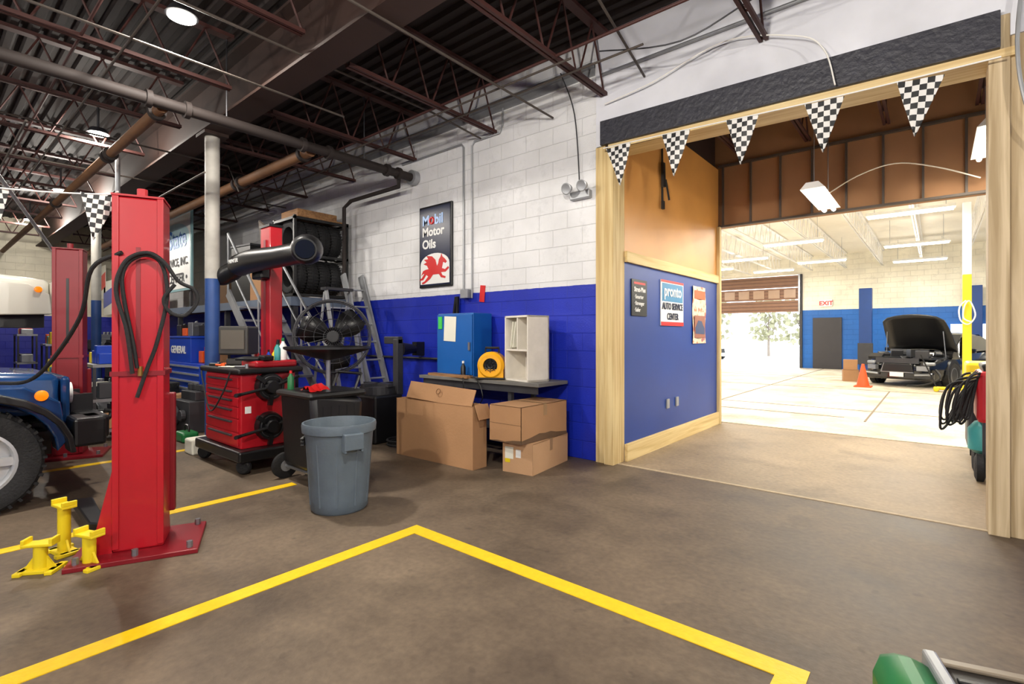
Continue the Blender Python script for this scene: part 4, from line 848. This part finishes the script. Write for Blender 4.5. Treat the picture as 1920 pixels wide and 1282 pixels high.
mk('white_box',G().bx(-6.85,-6.6,2.1,2.35,0,.18),M_paper,w=1,bevel=.02,label='small off-white box beside the red console',cat='box')
t=th('workbench',(-15,3.5,0),'long cluttered steel workbench by the blue wall','workbench')
mk('top',G().bx(-19,-12.3,3.3,3.7,.9,.95),M_dgrey,t,1)
for x in (-18.9,-17,-15,-12.5): mk('leg',G().bx(x,x+.06,3.35,3.65,0,.9),M_dgrey,t,1)
random.seed(11)
cols=[M_red,M_blue,M_steel,M_orange,M_black,M_card,M_teal,M_paper,M_dgrey,M_yel]
def eng(loc,s,lab,m):
    t=th('engine_part',loc,lab,'engine part',random.random(),group='engine parts'); g=G()
    g.bx(-.25*s,.25*s,-.18*s,.18*s,0,.35*s).cyl((-.1*s,-.19*s,.18*s),(-.1*s,-.26*s,.18*s),.12*s,n=18).cyl((.15*s,-.19*s,.2*s),(.15*s,-.24*s,.2*s),.06*s,n=14).bx(-.2*s,.2*s,-.1*s,.1*s,.35*s,.45*s)
    for k in range(4): g.cyl((-.18*s+k*.12*s,0,.45*s),(-.18*s+k*.12*s,0,.52*s),.035*s,n=10)
    mk('block',g,m,t,bevel=.01); mk('pulley_belt',G().tor((-.1*s,-.25*s,.18*s),.12*s,.014,(pi/2,0,0),20),M_rubber,t)
for i,x in enumerate((-18.3,-17.2,-16.2,-15.1,-14.2,-13.2)): eng((x,3.5,.95),.8+.25*random.random(),'greasy engine part sitting on the bench',(M_dgrey,M_steel,M_black)[i%3])
for i,(x,y) in enumerate(((-9.2,2.2),(-8.4,2.75),(-10.3,2.05),(-12.6,2.75),(-12.4,1.4),(-11.6,2.6))): eng((x,y,0),1.15+.2*random.random(),'dark greasy engine assembly on the floor',(M_black,M_dgrey,M_steel)[i%3])
for i,(x,y,h) in enumerate(((-8.6,1.68,1.0),(-11.6,1.8,1.1),(-13.8,1.9,1.2),(-14.8,2.1,1.3),(-9.55,1.38,.8),(-15.9,1.7,1.4))):
    t=th('parts_shelf',(x,y,0),'cluttered dark utility cart with shelves','cart')
    for a in (-.3,.3):
        for b in (-.15,.15): mk('leg',G().bx(a-.015,a+.015,b-.015,b+.015,0,h),M_dgrey,t)
    for z in (.15,h*.55,h): mk('shelf',G().bx(-.32,.32,-.17,.17,z-.02,z+.02),M_steel,t)
    for k in range(4):
        xx=x-.22+.15*k
        for z in (.172,h*.55+.022,h+.022):
            hh=random.uniform(.1,.24); mk('parts_bin',G().bx(xx-.06,xx+.06,y-.1,y+.1,z,z+hh),random.choice(cols),w=1,bevel=.01,label='small parts container on the utility cart',cat='bin',group='parts bins')
for i,(x,y) in enumerate(((-8.0,3.45),(-10.05,2.7))):
    for k in range(3):
        o=first.copy(); o.location=(x,y,.1+.2*k); o.rotation_euler=(0,pi/2,0); o['label']='black tire stacked flat on the floor'; o['group']='tires stacked on the floor'; col.objects.link(o)
for x,z,m,w_ in ((-17.3,2.15,M_signred,1.2),(-18.7,2.1,M_blue,1.1),(-19.4,2.6,M_signred,.7)):
    t=th('racing_banner',(x,3.78,z-.1),'cloth racing banner hung on the mezzanine edge','banner')
    mk('cloth',G().bx(-w_/2,w_/2,-.01,.0,0,1.0),M_paper,t); mk('stripe',G().prism([(-w_/2,.2),(w_/2,.35),(w_/2,.8),(-w_/2,.65)],'y',-.014,-.01),m,t)
# ------------------------------------------------ far bay
for x,y in ((-2.03,23.1),(1.04,24.18)):
    t=th('vehicle_lift_column',(x,y,0),'blue two post lift column by the far wall','vehicle lift',group='blue lift columns')
    mk('column',G().bx(-.2,.2,-.16,.16,.03,3.15),mat('lift_blue',(20,58,120),.4),t,bevel=.01); mk('base_plate',G().bx(-.32,.32,-.18,.2,0,.03),M_dgrey,t); mk('arm_carriage',G().bx(-.24,.24,-.18,-.16,.3,1.1),M_dgrey,t,bevel=.01)
def sedan(loc,rz,m,lab,hood_up=False):
    t=th('car',loc,lab,'car',rz)
    S_=[(-2.4,.32,.55,.6,.55,.5),(-2.3,.24,.66,.7,.78,.66),(-1.9,.2,.74,.82,.9,.74),(-1.2,.2,.8,.9,.92,.74),(-.85,.2,.86,.95,.93,.72),(-.1,.2,.9,1.38,.93,.6),(.5,.2,.92,1.44,.93,.58),(1.2,.2,.93,1.38,.93,.58),(1.85,.2,.94,1.04,.91,.68),(2.3,.26,.9,.98,.85,.66),(2.42,.35,.8,.85,.7,.6)]
    def loft(ST):
        vs=[];fs=[]
        for (y,zb,zl,zt,wb,wt) in ST:
            sec=[(wb*.92,zb),(wb,zb+.15),(wb,zl*.8),(wb*.96,zl),(wt,zt),(wt*.5,zt+.03)]
            for a,b in sec: vs.append((a,y,b))
            for a,b in reversed(sec): vs.append((-a,y,b))
        n=12
        for i in range(len(ST)-1):
            for k in range(n): fs.append((i*n+k,i*n+(k+1)%n,(i+1)*n+(k+1)%n,(i+1)*n+k))
        fs+=[tuple(range(n)),tuple(reversed(range((len(ST)-1)*n,len(ST)*n)))]
        return G().add(vs,fs)
    if hood_up:
        ST=[(y,zb,min(zl,.74),min(zt,.75) if y<-.9 else zt,wb*(.9 if y<-2.2 else 1),wt if y>=-.9 else wb*.8) for (y,zb,zl,zt,wb,wt) in S_]
    else: ST=S_
    mk('body',loft(ST),m,t,smooth=1)
    for s in (-1,1):
        g=G().add([(s*.92,-.75,.935),(s*.655,-.12,1.375),(s*.635,1.1,1.375),(s*.92,1.7,.985)],[(0,1,2,3)]); mk('window_glass',g,M_glass,t)
    mk('windshield',G().add([(.71,-.9,.985),(-.71,-.9,.985),(-.61,-.14,1.415),(.61,-.14,1.415)],[(0,1,2,3)]),M_glass,t); mk('rear_window',G().add([(.62,1.9,1.065),(-.62,1.9,1.065),(-.56,1.24,1.415),(.56,1.24,1.415)],[(0,1,2,3)]),M_glass,t)
    for s in (-1,1):
        for y in (-1.55,1.45):
            wheel(t,(s*.84,y,.33),.33,.22,s)
            mk('wheel_arch',G().cyl((s*.80,y,.36),(s*.935,y,.36),.39,n=24),M_black,t)
        mk('headlight',G().ob((s*.66,-2.28,.64),(.26,.14,.09),(0,0,s*.35)),M_steel if hood_up else M_signwhite,t,bevel=.03); mk('side_mirror',G().ob((s*1.0,-.6,.97),(.16,.1,.12)),m,t,bevel=.02)
    mk('grille',G().bx(-.36,.36,-2.46,-2.38,.4,.64),M_black,t,bevel=.03); mk('grille_surround',G().tube([(-.38,-2.45,.4),(-.3,-2.45,.66),(.3,-2.45,.66),(.38,-2.45,.4),(-.38,-2.45,.4)],.018,6,0),M_steel,t)
    mk('front_bumper',G().bx(-.8,.8,-2.44,-2.3,.2,.42),m,t,bevel=.05); mk('license_plate',G().bx(-.16,.16,-2.48,-2.46,.28,.4),M_signwhite,t)
    if hood_up:
        random.seed(5)
        mk('engine_bay',G().bx(-.7,.7,-2.25,-1.0,.74,.8),M_black,t)
        for k in range(26): mk('engine_component',G().ob((random.uniform(-.66,.66),random.uniform(-2.4,-1.1),random.uniform(.76,.92)),(random.uniform(.1,.35),random.uniform(.1,.3),random.uniform(.06,.24)),(random.random()*.5,0,random.random())),(M_dgrey,M_steel,M_black,M_black,M_wood if k==8 else M_dgrey)[k%5],t,bevel=.01)
        mk('radiator_core',G().bx(-.5,.5,-2.47,-2.43,.64,.78),M_dgrey,t)
        mk('dangling_trim',G().tube([(.8,-2.3,.5),(.95,-2.45,.3),(.7,-2.6,.12),(.3,-2.6,.06)],.025,6),M_black,t)
        for s in (-1,1):
            mk('exposed_bracket',G().ob((s*.58,-2.44,.52),(.26,.1,.12),(0,0,s*.4)).cyl((s*.42,-2.5,.34),(s*.75,-2.42,.36),.03),M_steel,t)
        vs=[];fs=[]; n=8
        for j in range(n+1):
            f=j/n; L_=1.4*f; w=.8-.1*f*f-.12*(f>.9)
            for i in range(7):
                a=-1+i/3; vs.append((a*w,-.95-L_*math.cos(1.05),.95+L_*.68+.08*(1-a*a)+.06*math.sin(f*pi)))
        for j in range(n):
            for i in range(6): fs.append((j*7+i,j*7+i+1,(j+1)*7+i+1,(j+1)*7+i))
        h=mk('open_hood',G().add(vs,fs),M_black,t,smooth=1); so=h.modifiers.new('s','SOLIDIFY'); so.thickness=.04
        for s in (-1,1): mk('hood_strut',G().cyl((s*.7,-1.4,.78),(s*.66,-1.45,1.5),.012),M_steel,t)
    return t
M_cblk=mat('black_car_paint',(16,16,18),.2,0,.05,coat=.7)
sedan((.02,19.5,0),math.radians(-20),M_cblk,'black sedan with its hood raised in the bright bay',True)
sedan((2.1,23.05,0),math.radians(-90),mat('silver_car_paint',(168,168,164),.25,.4,.05,coat=.5),'silver sedan parked behind the black car')
sedan((-11.6,31,-.02),math.radians(60),mat('white_car_paint',(226,228,230),.3,0,.03),'white car parked outside the open garage door')
t=th('traffic_cone',(-1.52,16.6,0),'orange traffic cone in front of the black car','traffic cone')
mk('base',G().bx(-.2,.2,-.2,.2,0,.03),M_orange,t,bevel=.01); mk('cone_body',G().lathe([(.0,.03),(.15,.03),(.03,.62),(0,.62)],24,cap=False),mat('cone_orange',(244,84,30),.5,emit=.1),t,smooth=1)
flapbox((-2.0,18.4,0),.4,.35,.35,.2,'cardboard box beside the traffic cone'); flapbox((-2.0,18.4,.355),.36,.3,.3,.1,'cardboard box stacked beside the traffic cone')
t=th('floor_jack',(.3,16.4,0),'low yellow and black floor jack near the black car','floor jack')
mk('chassis',G().bx(-.35,.3,-.1,.1,.05,.12).cyl((-.3,-.13,.06),(-.3,.13,.06),.06).cyl((.26,-.13,.05),(.26,.13,.05),.05),M_yel,t,bevel=.02); mk('lift_arm',G().bx(-.1,.25,-.04,.04,.12,.17).cyl((.22,0,.17),(.22,0,.2),.05),M_black,t); mk('handle',G().cyl((-.3,0,.12),(-.6,0,.9),.016),M_black,t)
# ------------------------------------------------ machines behind the right hand post
t=th('recovery_machine',(.44,6.9,0),'red wheeled service machine with teal tank and hoses','service machine')
mk('cabinet',G().bx(-.14,.24,-.3,.3,.55,1.05),M_red,t,bevel=.04)
mk('frame',G().bx(-.12,.24,-.3,.3,.18,.23).bx(-.1,-.06,-.28,-.24,.2,.56).bx(-.1,-.06,.24,.28,.2,.56).bx(.18,.22,-.28,-.24,.2,.56).bx(.18,.22,.24,.28,.2,.56),M_dgrey,t)
mk('gas_tank',G().lathe([(0,0),(.1,0),(.15,.04),(.15,.24),(.1,.31),(.04,.33),(0,.33)],28,RY((-.05,-.05,.23)),cap=False),M_teal,t,smooth=1)
for y in (-.3,.12): mk('wheel',G().lathe([(0,-.04),(.09,-.04),(.13,-.025),(.13,.025),(.09,.04),(0,.04)],26,RY((-.12,y,.13),0,pi/2),cap=False),M_rubber,t,smooth=1)
mk('control_panel',G().ob((.05,-.0,1.1),(.3,.5,.12),(0,-.3,0)),M_black,t,bevel=.02)
for i in range(12):
    y=-.36+i*.055; z=1.04-.03*(i%4); xo=-.05*(i%4)
    mk('hose',G().tube([(-.12,y,z),(-.2+xo,y-.03,z-.06-.03*(i%3)),(-.26+xo,y+.02,z-.35-.04*(i%5)),(-.2+xo,y+.08,z-.45),(-.15+xo*.5,y+.1,z-.15),(-.12,y+.05,z)],.011,6),M_rubber,t,smooth=1)
for yy in (-.1,.02): mk('gauge',G().cyl((-.14,yy,.98),(-.17,yy,.98),.04,n=18),M_yel,t)
t=th('recovery_machine',(.40,7.75,0),'yellow topped service cart behind the red machine','service machine')
mk('cabinet',G().bx(-.14,.24,-.28,.28,.15,.9),M_dgrey,t,bevel=.04); mk('top_cover',G().bx(-.15,.25,-.29,.29,.9,1.1),M_yel,t,bevel=.03)
for b in (-.2,.2): mk('caster',G().cyl((-.1,b,.07),(-.05,b,.07),.07),M_rubber,t)
# ------------------------------------------------ green case near camera
t=th('wheeled_tool_case',(.28,1.78,0),'dark ribbed plastic case with rounded green ends','tool case',math.radians(16))
mk('body',G().bx(-.25,.4,-.185,.185,0,.47),mat('dark_brown_plastic',(36,32,30),.45,0,.2),t,bevel=.03)
mk('end_cap',G().bx(-.4,-.25,-.195,.195,0,.485),M_green,t,bevel=.06,smooth=1)
mk('end_cap',G().bx(.4,.5,-.195,.195,0,.485),M_green,t,bevel=.04,smooth=1)
mk('grey_band',G().bx(-.27,-.235,-.198,.198,0,.49),M_alu,t,bevel=.008)
mk('pale_edge_strip',G().bx(-.235,.40,.15,.18,.47,.482),mat('pale_rim',(120,108,92),.4),t,bevel=.004)
for i in range(5): mk('lid_rib',G().bx(-.22,.39,-.16+i*.06,-.14+i*.06,.47,.478),M_black,t,bevel=.003)

# ------------------------------------------------ light + world + camera
w=bpy.data.worlds.new('world'); sc.world=w; w.use_nodes=True
bg=w.node_tree.nodes['Background']; bg.inputs[0].default_value=(.93,.96,1,1); bg.inputs[1].default_value=4.5
l=bpy.data.lights.new('sun','SUN'); l.energy=5; l.angle=.02; l.color=(1,.95,.85); o=bpy.data.objects.new('sun',l); col.objects.link(o); o.rotation_euler=(math.radians(-52),0,math.radians(12))
cam=bpy.data.cameras.new('camera'); cam.sensor_width=36; cam.lens=36*948/1920; cam.shift_y=-13/1920; cam.clip_start=.05; cam.clip_end=300
co=bpy.data.objects.new('camera',cam); col.objects.link(co); co.location=(0,0,1.4); co.rotation_euler=(pi/2,0,math.radians(40)); sc.camera=co
sc.view_settings.view_transform='Standard'
